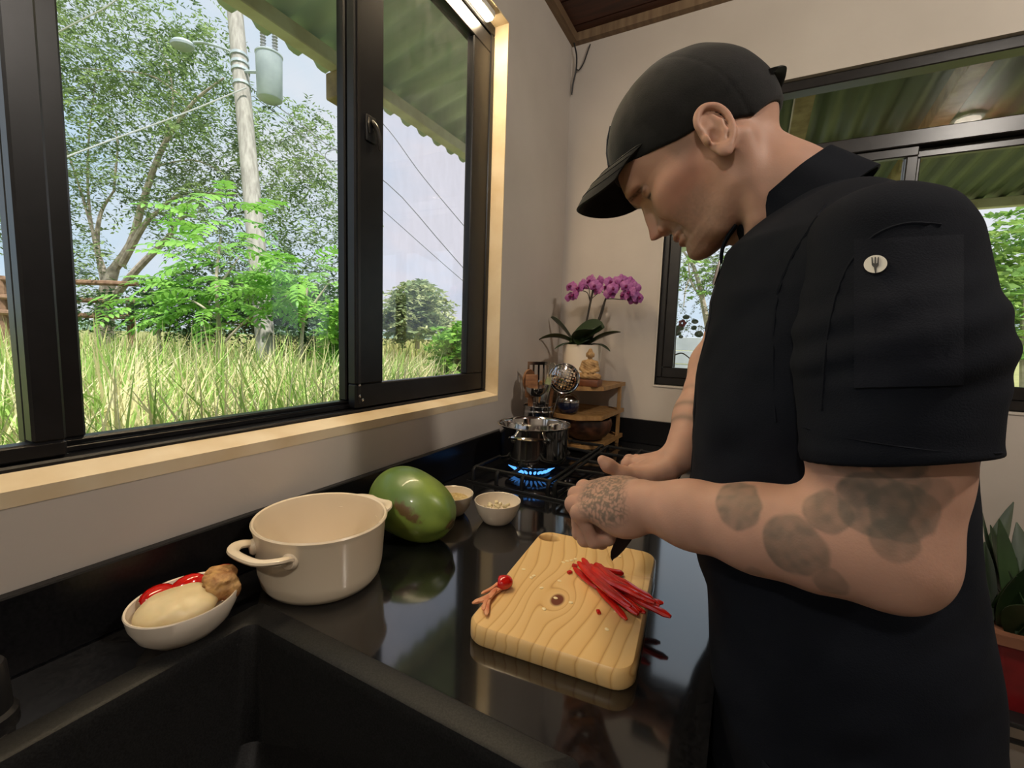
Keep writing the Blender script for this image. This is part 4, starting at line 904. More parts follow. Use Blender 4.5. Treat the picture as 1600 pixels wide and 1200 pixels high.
# ------------------------------------------------------------------ leaves by the thousand
def leaf_mesh(C, D, W_, L_, wid):        # centres, directions, side vectors -> folded rhombus leaves
    n = len(C); a = C; tip = C+D*L_[:, None]; mid = C+D*(L_*.45)[:, None]; l = mid-W_*wid[:, None]; r = mid+W_*wid[:, None]
    V = np.stack([a, l, tip, r], 1).reshape(-1, 3); Q = np.arange(4*n).reshape(n, 4); return V, Q
def unit(v): return v/np.maximum(np.linalg.norm(v, axis=-1, keepdims=True), 1e-9)
def foliage(name, blobs, ntw, per, tw_len, leaf, mat_, parent, droop=.6, depth_sp=1.2, tones=None, seed=1):
    g = np.random.default_rng(seed); w = np.array([b_[2]*b_[3]*(b_[5] if len(b_) > 5 else 1) for b_ in blobs]); w = w/w.sum(); pick = g.choice(len(blobs), ntw, p=w); Cs = []
    for k in pick:
        x, y, rx, ry, dp = blobs[k][:5]; a = g.uniform(0, 2*math.pi); r_ = math.sqrt(g.random()); z = g.normal()*.5*depth_sp
        p = px(x+rx*r_*math.cos(a), y+ry*r_*math.sin(a), dp+z); Cs.append(tuple(p))
    Cs = np.array(Cs); az = g.uniform(0, 2*math.pi, ntw); td = np.stack([np.cos(az), np.sin(az), -droop+g.normal(0, .35, ntw)], 1); td = unit(td)
    C = []; D = []; W_ = []
    t = np.linspace(.05, 1, per)
    C = (Cs[:, None, :]+td[:, None, :]*(t*tw_len)[None, :, None]+np.array([0, 0, -.18*tw_len])*(t**2)[None, :, None])
    sd = unit(np.cross(td, [0, 0, 1.0])); alt = np.where(np.arange(per) % 2 == 0, 1, -1)
    D = unit(td[:, None, :]*.55+sd[:, None, :]*alt[None, :, None]*.8+g.normal(0, .28, (ntw, per, 3)))
    W_ = unit(np.cross(D, unit(g.normal(0, 1, (ntw, per, 3))*.5+np.array([0, 0, 1.0]))))
    n = ntw*per; L_ = leaf[0]*g.uniform(.7, 1.3, n); wd = leaf[1]*g.uniform(.7, 1.3, n)
    V, Q = leaf_mesh(C.reshape(-1, 3), D.reshape(-1, 3), W_.reshape(-1, 3), L_, wd)
    me = np_mesh(name, V-np.array(ORG[parent]), Q, mat_, smooth=False)
    if tones is not None:
        cl = tones[0]+(tones[1]-tones[0])*g.random((ntw, 1, 1))**1.2+np.zeros((ntw, per*4, 3)); cl = cl*g.uniform(.8, 1.2, (ntw, per, 1)).repeat(4, 1)
        a = me.color_attributes.new('tone', 'FLOAT_COLOR', 'POINT'); a.data.foreach_set('color', np.concatenate([cl.reshape(-1, 3), np.ones((n*4, 1))], 1).astype(np.float32).ravel())
    o = bpy.data.objects.new(name, me); COL.objects.link(o); o.parent = parent; o['kind'] = 'stuff'; ORG[o] = ORG[parent]; return o
M_leafA = mat('feathery_leaf', lin(104, 128, 84), rough=.55, trans=.35, attr='tone', spec=.3)
M_leafB = mat('compound_leaf', lin(150, 200, 92), lin(116, 176, 74), scale=2.5, rough=.42, trans=.4, spec=.4)
M_bark = mat('pale_bark', lin(196, 184, 168), lin(150, 138, 126), scale=9, rough=.85, bump=.4, bscale=30)
def L3(*c): return np.array(lin(*c)[:3])
def limb(name, pts, r0, r1, parent, n=16, m=None):
    P = smooth_path([px(*p) for p in pts], n); return obj(name, MB().tube(P, [r0+(r1-r0)*i/n for i in range(n+1)], 8), m or M_bark, parent)

TD = 10.5
tr = thing('feathery_tree', 'tall airy tree with pale forked limbs behind the utility pole', 'tree', (px(165, 530, TD).x, px(165, 530, TD).y, -.12))
q0 = px(165, 530, TD)
trunk = obj('trunk', MB().tube(smooth_path([Vector((q0.x, q0.y, -.15)), px(163, 500, TD), px(167, 455, TD), px(178, 420, TD)], 12), [.22-.009*i for i in range(13)], 10), M_bark, tr)
for pts, r0, r1 in (([(175, 425, TD), (205, 380, TD), (222, 320, TD-.2), (252, 235, TD-.4), (300, 162, TD-.5), (350, 122, TD-.6)], .17, .05), ([(168, 440, TD), (152, 390, TD+.1), (157, 335, TD+.2), (178, 298, TD+.2)], .13, .05),
        ([(190, 415, TD), (225, 352, TD-.2), (248, 330, TD-.2), (288, 303, TD-.3), (385, 305, TD-.4)], .12, .03), ([(165, 480, TD), (215, 420, TD-.3), (262, 372, TD-.4), (278, 345, TD-.4), (300, 335, TD-.4)], .15, .05),
        ([(160, 440, TD), (140, 330, TD+.2), (138, 230, TD+.3), (150, 120, TD+.3)], .07, .02), ([(255, 232, TD-.4), (270, 140, TD-.3), (240, 50, TD-.3)], .05, .015), ([(235, 262, TD-.3), (300, 250, TD-.4), (350, 270, TD-.5)], .04, .012),
        ([(150, 380, TD), (110, 250, TD), (60, 140, TD)], .05, .015), ([(300, 165, TD-.5), (240, 120, TD-.5), (170, 110, TD-.4), (95, 105, TD-.3)], .04, .012), ([(178, 300, TD), (180, 200, TD), (120, 140, TD-.2)], .045, .015)):
    limb('limb', pts, r0*.62, r1*.4, tr)
foliage('foliage', [(170, 60, 130, 95, TD), (300, 120, 90, 90, TD), (120, 210, 80, 110, TD), (330, 220, 80, 80, TD), (440, 235, 80, 90, TD, .9), (470, 190, 45, 30, TD, .6), (490, 360, 75, 120, TD, 1.2), (330, 330, 110, 70, TD), (110, 400, 60, 90, TD, .8), (250, 250, 90, 90, TD, .7), (-20, 200, 60, 190, TD), (420, 430, 90, 60, TD, 1.3), (40, 60, 60, 90, TD), (330, 40, 30, 60, TD, .4)],
        3300, 16, .62, (.115, .020), M_leafA, tr, droop=.5, depth_sp=1.5, tones=(L3(84, 108, 76), L3(150, 176, 110)), seed=3)
# thicket right behind the tall grass, below the crown
tk = thing('dark_thicket', 'dense dark green thicket at the foot of the airy tree', 'bush', (px(330, 520, 9).x, px(330, 520, 9).y, -.12))
limb('stem', [(330, 560, 9), (320, 500, 9), (340, 440, 9)], .05, .02, tk); limb('stem', [(250, 560, 9), (245, 500, 9), (225, 455, 9)], .04, .02, tk)
foliage('foliage', [(320, 470, 110, 55, 9), (430, 480, 60, 50, 9), (180, 480, 70, 30, 9.3, .6), (500, 490, 60, 50, 9)], 1100, 14, .4, (.10, .028), M_leafA, tk, droop=.3, tones=(L3(52, 80, 50), L3(84, 112, 68)), seed=5)

# compound-leaf shrubs in front of the pole: every frond a part of its own
def frond_mesh(seed, pairs=7):
    g = random.Random(seed); bb = MB(); pts = [Vector((0, 0, 0)), Vector((.15, 0, .035)), Vector((.32, 0, .03)), Vector((.5, 0, -.04))]; P = smooth_path(pts, 16)
    bb.tube(P, [.005-.00025*i for i in range(17)], 4)
    def leaflet(p, d, L_, w):
        d = d.normalized(); up = Vector((0, 0, 1)); s = d.cross(up).normalized(); n = 5; rows = []
        for i in range(n+1):
            t = i/n; c = p+d*L_*t+up*(.01*math.sin(math.pi*t)-.022*t*t); ww = w*math.sin(math.pi*(.08+.87*t))**.8; rows.append([c-s*ww-up*ww*.25, c, c+s*ww-up*ww*.25])
        bb.grid(rows)
    for k in range(pairs):
        t = .22+.74*k/(pairs-1); p = P[int(t*16)]; L_ = .135*(math.sin(math.pi*(.18+.62*t))**.7); w = L_*.19
        for s in (-1, 1): leaflet(p, Vector((.62, s, g.uniform(-.25, .1))), L_*g.uniform(.9, 1.1), w)
    leaflet(P[16], Vector((1, 0, -.2)), .11, .02)
    me = bpy.data.meshes.new('frond'); me.from_pydata([tuple(v) for v in bb.v], [], bb.f); fin_mesh(me, M_leafB, True, None); return me
FRONDS = [frond_mesh(i, 6+i) for i in range(3)]
def shrub(name, label, base, stems, blobs, n, size, seed, depth_sp=.5):
    g = random.Random(seed); b0 = px(*base); root = thing(name, label, 'shrub', (b0.x, b0.y, -.12), 'compound-leaf shrubs by the pole')
    limb('stem', [base]+stems[0], .035, .015, root, m=M_bark)
    for s_ in stems[1:]: limb('stem', s_, .02, .008, root, m=M_bark)
    W_ = [b_[2]*b_[3] for b_ in blobs]
    for i in range(n):
        bl = g.choices(blobs, W_)[0]; a = g.uniform(0, 2*math.pi); r_ = math.sqrt(g.random()); dx, dy = r_*math.cos(a), r_*math.sin(a)
        p = px(bl[0]+dx*bl[2], bl[1]+dy*bl[3], bl[4]+g.gauss(0, depth_sp))
        outw = _r2*dx-_u2*dy*.5-_f*g.uniform(-.2, 1.0); az = math.atan2(outw.y, outw.x)+g.gauss(0, .5)
        Mx = Matrix.Translation(p-ORG[root]) @ Matrix.Rotation(az, 4, 'Z') @ Matrix.Rotation(g.uniform(-.35, .55), 4, 'Y') @ Matrix.Rotation(g.uniform(-.5, .5), 4, 'X') @ Matrix.Diagonal((size*g.uniform(.75, 1.2),)*3+(1,))
        o = bpy.data.objects.new('leaf', FRONDS[g.randrange(3)]); COL.objects.link(o); o.parent = root; o.matrix_basis = Mx
    return root
SD = 6.2
shrub('compound_leaf_shrub', 'bright green compound-leaf shrub left of the utility pole', (345, 560, SD), [[(343, 520, SD), (338, 440, SD), (345, 370, SD)], [(342, 500, SD), (300, 470, SD), (235, 455, SD)], [(340, 450, SD), (375, 400, SD)], [(345, 540, SD), (385, 500, SD), (410, 480, SD)]],
      [(335, 345, 58, 45, SD), (345, 415, 75, 50, SD), (228, 462, 48, 20, SD-.2), (300, 470, 80, 42, SD), (375, 475, 45, 45, SD)], 125, 1.05, 21)
shrub('compound_leaf_shrub', 'bright green compound-leaf shrub right of the utility pole', (470, 560, SD+.3), [[(472, 520, SD+.3), (480, 450, SD+.3)], [(472, 500, SD+.3), (515, 440, SD+.3)], [(475, 510, SD+.3), (440, 450, SD+.3)]],
      [(478, 430, 58, 35, SD+.3), (500, 475, 42, 45, SD+.3), (445, 455, 35, 40, SD+.3)], 70, 1.0, 22)
# bushes on the right
rbsh = thing('round_bush', 'round grey-green bush beyond the tall grass at right', 'bush', (px(650, 520, 11).x, px(650, 520, 11).y, -.12))
limb('stem', [(652, 545, 11), (652, 500, 11), (648, 465, 11)], .06, .03, rbsh)
foliage('foliage', [(652, 478, 46, 42, 11), (620, 500, 28, 25, 11), (665, 500, 42, 25, 11)], 620, 14, .38, (.14, .034), M_leafA, rbsh, droop=.3, depth_sp=.8, tones=(L3(126, 148, 104), L3(196, 204, 150)), seed=8)
lb_ = thing('leafy_weed', 'low bright green weed growing by the right sash', 'bush', (px(712, 545, 5.2).x, px(712, 545, 5.2).y, -.12))
limb('stem', [(712, 580, 5.2), (710, 545, 5.2), (708, 520, 5.2)], .02, .01, lb_)
foliage('foliage', [(708, 540, 22, 30, 5.2), (722, 570, 20, 25, 5.2), (715, 515, 12, 14, 5.2)], 170, 12, .2, (.085, .03), M_leafA, lb_, droop=.2, depth_sp=.3, tones=(L3(104, 158, 60), L3(150, 196, 84)), seed=9)
wd_ = thing('leafy_weed', 'bright green weed climbing beside the middle mullion', 'bush', (px(530, 560, 4.6).x, px(530, 560, 4.6).y, -.12))
limb('stem', [(530, 620, 4.6), (528, 560, 4.6), (525, 500, 4.6)], .018, .008, wd_)
foliage('foliage', [(528, 500, 18, 40, 4.6), (535, 560, 16, 50, 4.6)], 130, 12, .2, (.08, .026), M_leafA, wd_, droop=.2, depth_sp=.3, tones=(L3(104, 158, 60), L3(150, 196, 84)), seed=10)

# ------------------------------------------------------------------ tall meadow grass
def grass(name, label, n, xr, yr, hr, seed, tones, wid):
    g = np.random.default_rng(seed); x = -(-xr[0]+(xr[0]-xr[1])*g.random(n)**1.5); y = yr[0]+(yr[1]-yr[0])*g.random(n)
    clump = g.integers(0, n//14, n); cx = x[clump]; cy = y[clump]; mixc = g.random(n) < .75
    x = np.where(mixc, cx+g.normal(0, .07, n), x); y = np.where(mixc, cy+g.normal(0, .07, n), y)
    h = g.uniform(*hr, n)*(1+.12*np.sin(x*1.3)+.12*np.sin(y*.9)); az = g.uniform(0, 2*math.pi, n); ln_ = np.abs(g.normal(.32, .22, n)); w = wid*g.uniform(.6, 1.3, n)
    d = np.stack([np.cos(az), np.sin(az), 0*az], 1); s = np.stack([-np.sin(az+.6), np.cos(az+.6), 0*az], 1); B0 = np.stack([x, y, -.12+0*x], 1); V = np.zeros((n, 7, 3))
    for i, t in enumerate((0, .4, .75)):
        c = B0+d*(ln_*h*t*t)[:, None]+np.array([0, 0, 1.])*(h*t*(1-.15*ln_*t))[:, None]; ww = (w*(1-.35*t))[:, None]; V[:, 2*i] = c-s*ww; V[:, 2*i+1] = c+s*ww
    V[:, 6] = B0+d*(ln_*h)[:, None]+np.array([0, 0, 1.])*(h*(1-.25*ln_))[:, None]
    o = np.arange(n)[:, None]*7
    T = np.concatenate([o+np.array([[0, 1, 3]]), o+np.array([[0, 3, 2]]), o+np.array([[2, 3, 5]]), o+np.array([[2, 5, 4]]), o+np.array([[4, 5, 6]])])
    me = np_mesh(name, V.reshape(-1, 3), T, M_grass, smooth=False)
    c = tones[g.integers(0, len(tones), n)]*g.uniform(.8, 1.2, (n, 1)); c = np.repeat(c, 7, 0)
    a = me.color_attributes.new('tone', 'FLOAT_COLOR', 'POINT'); a.data.foreach_set('color', np.concatenate([c, np.ones((len(c), 1))], 1).astype(np.float32).ravel())
    ob = bpy.data.objects.new(name, me); COL.objects.link(ob); setprops(ob, label, 'grass', None, 'stuff')
M_grass = mat('meadow_grass', lin(150, 170, 90), rough=.6, trans=.3, attr='tone', spec=.3)
GT = np.stack([L3(150, 186, 92), L3(176, 204, 116), L3(222, 214, 160), L3(238, 230, 188), L3(140, 178, 88), L3(228, 220, 170)])
grass('meadow_grass', 'tall green and straw-coloured meadow grass outside the window', 26000, (-2.0, -9.0), (-1.6, 7.5), (.80, 1.30), 31, GT, .0085)
GT2 = np.stack([L3(150, 176, 84), L3(196, 190, 124), L3(172, 176, 104), L3(214, 204, 150)])
grass('far_meadow_grass', 'paler meadow grass further out towards the horizon', 14000, (-5.5, -22.0), (-2.0, 24.0), (.85, 1.35), 32, GT2, .014)

# ------------------------------------------------------------------ utility pole with transformer and street lamp
UPD = 8.0
M_pole = mat('grey_concrete', lin(186, 182, 176), lin(150, 146, 140), scale=5, rough=.8, stretch=(4, 4, .6), bump=.3, bscale=20)
M_galv = mat('galvanised_grey', lin(186, 198, 204), lin(164, 176, 184), scale=3, rough=.45)
M_wire = mat('cable_grey', lin(206, 208, 210), rough=.5)
M_wired = mat('cable_dark', lin(120, 122, 128), rough=.5)
pb = px(417, 560, UPD); pt_ = px(366, 5, UPD+.2)
up_ = thing('utility_pole', 'leaning pale concrete utility pole rising from the grass', 'pole', (pb.x, pb.y, -.12))
dirp = (pt_-pb).normalized(); base = pb-dirp*((pb.z+.12)/dirp.z); top = pb+dirp*((pt_-pb).length+1.2)
def on_pole(yv):                          # the point of the pole seen at height yv of the picture
    best = min((i/400 for i in range(401)), key=lambda t: abs((lambda c: 600-F_PX*c.dot(_u2)/c.dot(_f))(base+(top-base)*t-CAM)-yv)); return base+(top-base)*best
obj('shaft', MB().tube([base, base+(top-base)*.5, top], [.165, .145, .125], 14), M_pole, up_)
for yv in (88, 102, 112, 134): obj('strap', MB().tube([on_pole(yv)-dirp*.025, on_pole(yv)+dirp*.025], .155, 14), M_galv, up_)
tc_ = px(421, 122, UPD-.15)
tf = thing('transformer', 'pale grey pole-mounted transformer can with ribbed bushings', 'transformer', tuple(tc_))
obj('tank', MB().lathe([(0, -.36), (.19, -.36), (.205, -.34), (.215, .36), (.225, .37), (.225, .39), (.2, .41), (0, .42)], tc_, 28), M_galv, tf)
for dx in (-.10, .11):
    prof = [(.02, .40)]
    for i in range(8): prof += [(.05, .43+.05*i), (.028, .455+.05*i)]
    prof += [(.015, .86), (0, .88)]
    obj('bushing', MB().lathe(prof, (tc_.x+_r2.x*dx, tc_.y+_r2.y*dx, tc_.z), 14), mat('bushing_grey', lin(150, 152, 156), rough=.4), tf)
obj('base_ring', MB().lathe([(.14, -.40), (.20, -.36), (.14, -.355)], tc_, 24), M_galv, tf)
obj('bracket', MB().tube([on_pole(112), tc_+Vector((0, 0, .1))], .03, 8), M_galv, tf)
hd = px(285, 69, UPD+.2)
slp = thing('street_lamp', 'cobra-head street lamp on a curved arm off the pole', 'lamp', tuple(hd))
obj('arm', MB().tube(smooth_path([on_pole(88), px(350, 76, UPD+.1), px(320, 67, UPD+.2), px(302, 66, UPD+.2)], 14), .022, 8), M_galv, slp)
bb = MB().lathe([(0, -.09), (.10, -.085), (.15, -.04), (.155, 0), (.12, .05), (.05, .075), (0, .08)], n=24, sx=1.35).xf(Matrix.Translation(hd) @ Matrix.Rotation(math.atan2(_r2.y, _r2.x), 4, 'Z'))
obj('head', bb, M_galv, slp)
def wire(label, pts, r, m=None, sag=0):
    P = [px(*p) for p in pts]; P = smooth_path(P, 16); obj('wire', MB().tube(P, r, 5), m or M_wire, org=P[0], label=label, cat='wire')
wire('pale cable running from the pole down to the left past the tree', [(385, 137, UPD), (280, 180, 7.6), (165, 222, 7.2), (60, 262, 6.8)], .012)
wire('pale cable crossing the top left corner of the window', [(215, -30, 7), (170, 8, 7), (125, 32, 7), (60, 66, 7)], .013)
wire('dark looped service cable hanging right of the pole', [(395, 140, UPD), (450, 178, 8), (505, 222, 8), (560, 255, 8), (620, 300, 8), (690, 380, 8), (760, 460, 8)], .009, M_wired)
wire('second dark cable sagging right of the pole', [(395, 150, UPD), (470, 208, 8), (540, 280, 8), (600, 330, 8), (690, 410, 8), (760, 470, 8)], .007, M_wired)
wire('thin dark power line seen high through the right sash', [(520, 120, 7.5), (600, 195, 7.5), (660, 275, 7.5), (735, 365, 7.5)], .008, M_wired)
wire('coiled slack of cable hanging beside the mullion', [(507+15+14*math.cos(a), 243+9*math.sin(a), 8) for a in [2*math.pi*k/12 for k in range(13)]], .008, M_wired)

# rail fence at the left
fn = thing('rail_fence', 'weathered rail fence behind the grass at the far left', 'fence', (px(120, 500, 9.2).x, px(120, 500, 9.2).y, -.12))
M_log = mat('weathered_log', lin(150, 120, 96), lin(112, 84, 66), scale=8, rough=.9, bump=.5, bscale=30)
for x in (8, 110, 205):
    p = px(x, 500, 9.2); obj('post', MB().tube([(p.x, p.y, -.12), (p.x, p.y, 2.25 if x < 50 else 1.9)], .08, 8), M_log, fn)
for yv in (440, 468, 492): obj('rail', MB().tube([px(-40, yv-6, 9.1), px(100, yv, 9.1), px(215, yv+4, 9.1)], .055, 7), M_log, fn)

# ------------------------------------------------------------------ seen through the back window
bt = thing('veranda_tree', 'fine-leaved tree against the bright sky behind the back window', 'tree', (px(1090, 560, 9).x, px(1090, 560, 9).y, -.12))
limb('trunk', [(1120, 590, 9), (1100, 480, 9), (1085, 420, 9), (1066, 390, 9)], .07, .02, bt); limb('limb', [(1085, 420, 9), (1072, 450, 9), (1068, 480, 9)], .02, .008, bt); limb('limb', [(1100, 470, 9), (1080, 440, 9), (1075, 400, 9)], .03, .01, bt)
foliage('foliage', [(1090, 455, 60, 70, 9), (1150, 400, 60, 60, 9), (1070, 510, 40, 40, 9, .6)], 330, 16, .3, (.05, .012), M_leafA, bt, droop=.5, depth_sp=.8, tones=(L3(70, 84, 66), L3(120, 132, 104)), seed=41)
gb = thing('garden_bush', 'green garden bush beyond the veranda post at far right', 'bush', (px(1600, 500, 6).x, px(1600, 500, 6).y, -.12))
limb('stem', [(1600, 620, 6), (1600, 500, 6), (1605, 420, 6)], .05, .02, gb)
foliage('foliage', [(1600, 430, 60, 120, 6), (1560, 470, 60, 80, 6.5), (1300, 420, 240, 90, 9)], 800, 12, .4, (.12, .035), M_leafA, gb, droop=.3, depth_sp=.8, tones=(L3(96, 140, 66), L3(160, 190, 104)), seed=42)
wf = thing('plank_wall', 'white boarded shed wall outside the back window', 'wall', (px(1080, 560, 5.5).x, px(1080, 560, 5.5).y, -.12))
pc = px(1090, 560, 5.5); M_wplank = mat('white_plank', lin(214, 220, 230), lin(192, 200, 212), scale=4, rough=.7)
for i in range(9): obj('plank', MB().rbox((pc.x-.75, pc.y-.012-.004*(i % 2), -.12+.17*i), (pc.x+1.6, pc.y+.012, -.12+.17*i+.163), .003, 1), M_wplank, wf)
fp = thing('flowering_plant', 'thin plant with round leaves and a red flower outside the back window', 'plant', tuple(px(1052, 600, 2.35)))
M_fl = mat('dull_red_petal', lin(120, 40, 44), lin(90, 26, 34), scale=40, rough=.6)
limb('stem', [(1050, 606, 2.35), (1054, 560, 2.35), (1056, 525, 2.35), (1066, 508, 2.35), (1078, 500, 2.35)], .005, .002, fp, m=M_ostem); limb('stem', [(1053, 555, 2.35), (1066, 552, 2.35), (1080, 562, 2.35), (1092, 572, 2.35)], .004, .002, fp, m=M_ostem)
def round_leaf(c, r, d, m, name='leaf'):
    n = 14; P = [[(r*k*math.cos(2*math.pi*j/n), r*k*math.sin(2*math.pi*j/n)*.8, -.15*r*k*k) for j in range(n+1)] for k in (.05, .5, 1)]
    return obj(name, MB().slab(P, .001).xf(align(d, c)), m, fp)
for x, y, r_ in ((1062, 512, .022), (1072, 495, .018), (1086, 502, .018), (1058, 520, .02), (1084, 512, .016), (1064, 526, .012), (1092, 522, .022)):
    round_leaf(px(x, y, 2.35), r_, (random.uniform(-.5, .5), -1, random.uniform(0, .8)), M_bigleaf)
for a in range(5): round_leaf(px(1066+4*math.cos(a*1.26), 505+4*math.sin(a*1.26), 2.34), .011, (math.cos(a*1.26)*.6, -1, -math.sin(a*1.26)*.6), M_fl, 'petal')
mesh_ = thing('wire_fence', 'pale wire mesh fence beyond the back window at right', 'fence', (px(1590, 560, 4.2).x, px(1590, 560, 4.2).y, .2))
for i in range(15):
    x = 1.9+.06*i; obj('wire', MB().tube([(x, 3.6, -.1), (x, 3.6, 1.42)], .004, 5), M_wire, mesh_)
for i in range(16): obj('wire', MB().tube([(1.88, 3.6, .0+.09*i), (2.76, 3.6, .0+.09*i)], .004, 5), M_wire, mesh_)
# ------------------------------------------------------------------ the cook
def pxy(x, y, Y):                        # the point of the plane y = Y seen at that pixel
    d = px(x, y, 1)-CAM; return CAM+d*(Y/d.y)
def n3(v): return np.array(tuple(v), np.float32)
HO = V3(-.068, .70, 1.60); _th = math.radians(46)
HF = V3(-math.cos(_th), 0, -math.sin(_th)); HU = V3(-math.sin(_th), 0, math.cos(_th)); HL = V3(0, -1, 0)
def hl(p): q = p-HO; return np.stack([q@HF, q@HL, q@HU], 1)          # head frame: forward, towards the camera, up
def hw(a, l, w): return HO+HF*np.float32(a)+HL*np.float32(l)+HU*np.float32(w)
_w = [-.122, -.114, -.106, -.096, -.086, -.080, -.070, -.060, -.050, -.040, -.025, -.010, .005, .014, .025, .036, .048, .062, .09]
_F = [.070, .096, .109, .117, .1165, .1135, .1155, .1165, .1145, .1120, .1085, .1075, .1090, .1115, .1175, .1225, .1185, .111, .085]
_W = [.018, .030, .040, .0475, .0525, .0545, .0570, .0590, .0610, .0630, .0655, .0675, .0685, .0690, .0695, .0700, .0710, .072, .070]
_nw = [-.052, -.0475, -.044, -.040, -.036, -.030, -.020, -.009, .004, .014, .024, .034]
_nN = [.0, .004, .014, .025, .0305, .0295, .0245, .0205, .0125, .0055, .0015, 0]
_ns = [.010, .0105, .0105, .0105, .0100, .0092, .0078, .0070, .0075, .009, .010, .010]
def head_f(p):
    q = hl(p); a, l, w = q.T; al = np.abs(l); qa = np.stack([a, al, w], 1)
    cran = sd_ell(q, (.010, 0, .046), (.098, .0765, .087))
    cran = smin(cran, sd_ell(q, (-.035, 0, .010), (.058, .066, .070)), .03)
    F = np.interp(w, _w, _F).astype(np.float32); W_ = np.interp(w, _w, _W).astype(np.float32)
    N_ = np.interp(w, _nw, _nN).astype(np.float32); S_ = np.interp(w, _nw, _ns).astype(np.float32)
    nose = N_*(.80*np.exp(-(al/S_)**2.2)+.20*np.exp(-(al/(2.3*S_))**2))
    a0 = np.float32(.030); pw = 2.35
    fx = np.maximum(a-a0-nose, 0)/(F-a0); bx = np.maximum(a0-a, 0)/(.05+.35*np.clip(w+.09, 0, .1)); g = ((al/W_)**pw+np.maximum(fx, bx)**pw)**(1/pw)
    face = (g-1)*np.minimum(F-a0, W_)*.8
    face = smax(face, (-.120-w)*.9+.25*np.maximum(.085-a, 0), .012); face = np.maximum(face, w-.075)
    d = smin(face, cran, .018)
    d = smin(d, sd_ell(qa, (.106, .024, .0265), (.015, .022, .0085)), .012)            # brow ridge
    d = smin(d, sd_ell(qa, (.070, .050, -.016), (.030, .0165, .014)), .02)             # cheekbone
    d = smin(d, sd_ell(qa, (.086, .031, -.030), (.0215, .020, .020)), .022)            # front of the cheek
    d = smax(d, -sd_ell(qa, (.118, .034, .006), (.018, .017, .0125)), .012)            # eye socket
    d = smin(d, sd_ell(qa, (.0905, .0325, .004), (.0145, .0145, .0125)), .004)         # eyeball under its lid
    d = smin(d, sd_ell(qa, (.1000, .0325, .0105), (.0070, .0155, .0050)), .004)        # upper lid fold
    d = smin(d, sd_ell(qa, (.0985, .0315, -.0065), (.0055, .0130, .0030)), .004)       # lower lid
    d = smin(d, sd_ell(qa, (.1165, .0140, -.0385), (.0095, .0065, .0075)), .005)       # nostril wing
    d = smax(d, -sd_ell(qa, (.1285, .0070, -.0470), (.0060, .0036, .0050)), .003)      # nostril
    d = smax(d, -sd_ell(qa, (.1085, .0265, -.052), (.008, .003, .012), None), .014)   # fold beside the mouth
    d = smin(d, sd_ell(q, (.1055, 0, -.0620), (.0150, .0240, .0052)), .004)            # lips
    d = smin(d, sd_ell(q, (.1050, 0, -.0730), (.0150, .0215, .0062)), .004)
    d = smax(d, -sd_ell(q, (.1245, 0, -.0675), (.0125, .0275, .0011)), .0025)
    d = smin(d, sd_ell(q, (.098, 0, -.0985), (.0215, .0200, .0135)), .012)             # chin
    d = smin(d, chain(qa, [(.020, .0575, -.045), (.030, .0535, -.078), (.068, .038, -.103)], [.012, .013, .012]), .022)   # jaw line
    # ear
    for e, k_ in ((ear_f(qa), .006),): d = smin(d, e, k_)
    return d
EC = (.008, .0800, -.022)                # ear centre in the head frame
HELX = [tuple(v) for v in smooth_path([(.0105, .003, .004), (.0125, .006, .015), (.007, .0075, .0255), (-.003, .008, .030), (-.0135, .0085, .0245), (-.0185, .0085, .0125), (-.0175, .0085, -.002), (-.0125, .0075, -.0145), (-.006, .006, -.0225)], 26)]
HELR = [float(np.interp(i/26*8, range(9), [.0026, .0030, .0034, .0034, .0034, .0032, .0030, .0028, .003])) for i in range(27)]
def ear_f(q):
    r_ = (q-np.array(EC, np.float32))/np.float32(1.14); al_ = math.radians(24)          # swung away from the skull at its back edge
    ex = (r_[:, 0]*math.cos(al_)+r_[:, 1]*math.sin(al_)); ey = (-r_[:, 0]*math.sin(al_)+r_[:, 1]*math.cos(al_))
    tl = math.radians(-16); X = ex*math.cos(tl)-r_[:, 2]*math.sin(tl); Z_ = ex*math.sin(tl)+r_[:, 2]*math.cos(tl)
    P = np.stack([X, ey, Z_], 1)
    plate = sd_ell(P, (-.003, .0000, .001), (.0165, .0060, .0290))
    hel = chain(P, HELX, HELR, .0015)
    anti = chain(P, [(-.006, .0055, .017), (-.0095, .006, .006), (-.0085, .006, -.006), (-.003, .0055, -.0135)], [.0028, .0034, .0032, .0028], .003)
    lobe = sd_ell(P, (.0005, .0045, -.0245), (.0085, .0045, .0085))
    trag = sd_ell(P, (.0105, .005, -.0055), (.0042, .0048, .0065))
    d = smin(plate, hel, .003); d = smin(d, anti, .003); d = smin(d, lobe, .005); d = smin(d, trag, .004)
    d = smin(d, sd_ell(P, (-.002, .0005, .014), (.013, .0045, .016)), .004)
    d = smax(d, -sd_ell(P, (.0030, .0065, -.0045), (.0066, .0060, .0086)), .003)
    return d*1.14
SH = V3(.098, .520, 1.408); EL = V3(.124, .484, 1.142); WR = n3(pxy(1008, 789, .552))
SH2 = V3(.095, .880, 1.425); EL2 = V3(-.030, .980, 1.345); WR2 = n3(pxy(1060, 716, .765))
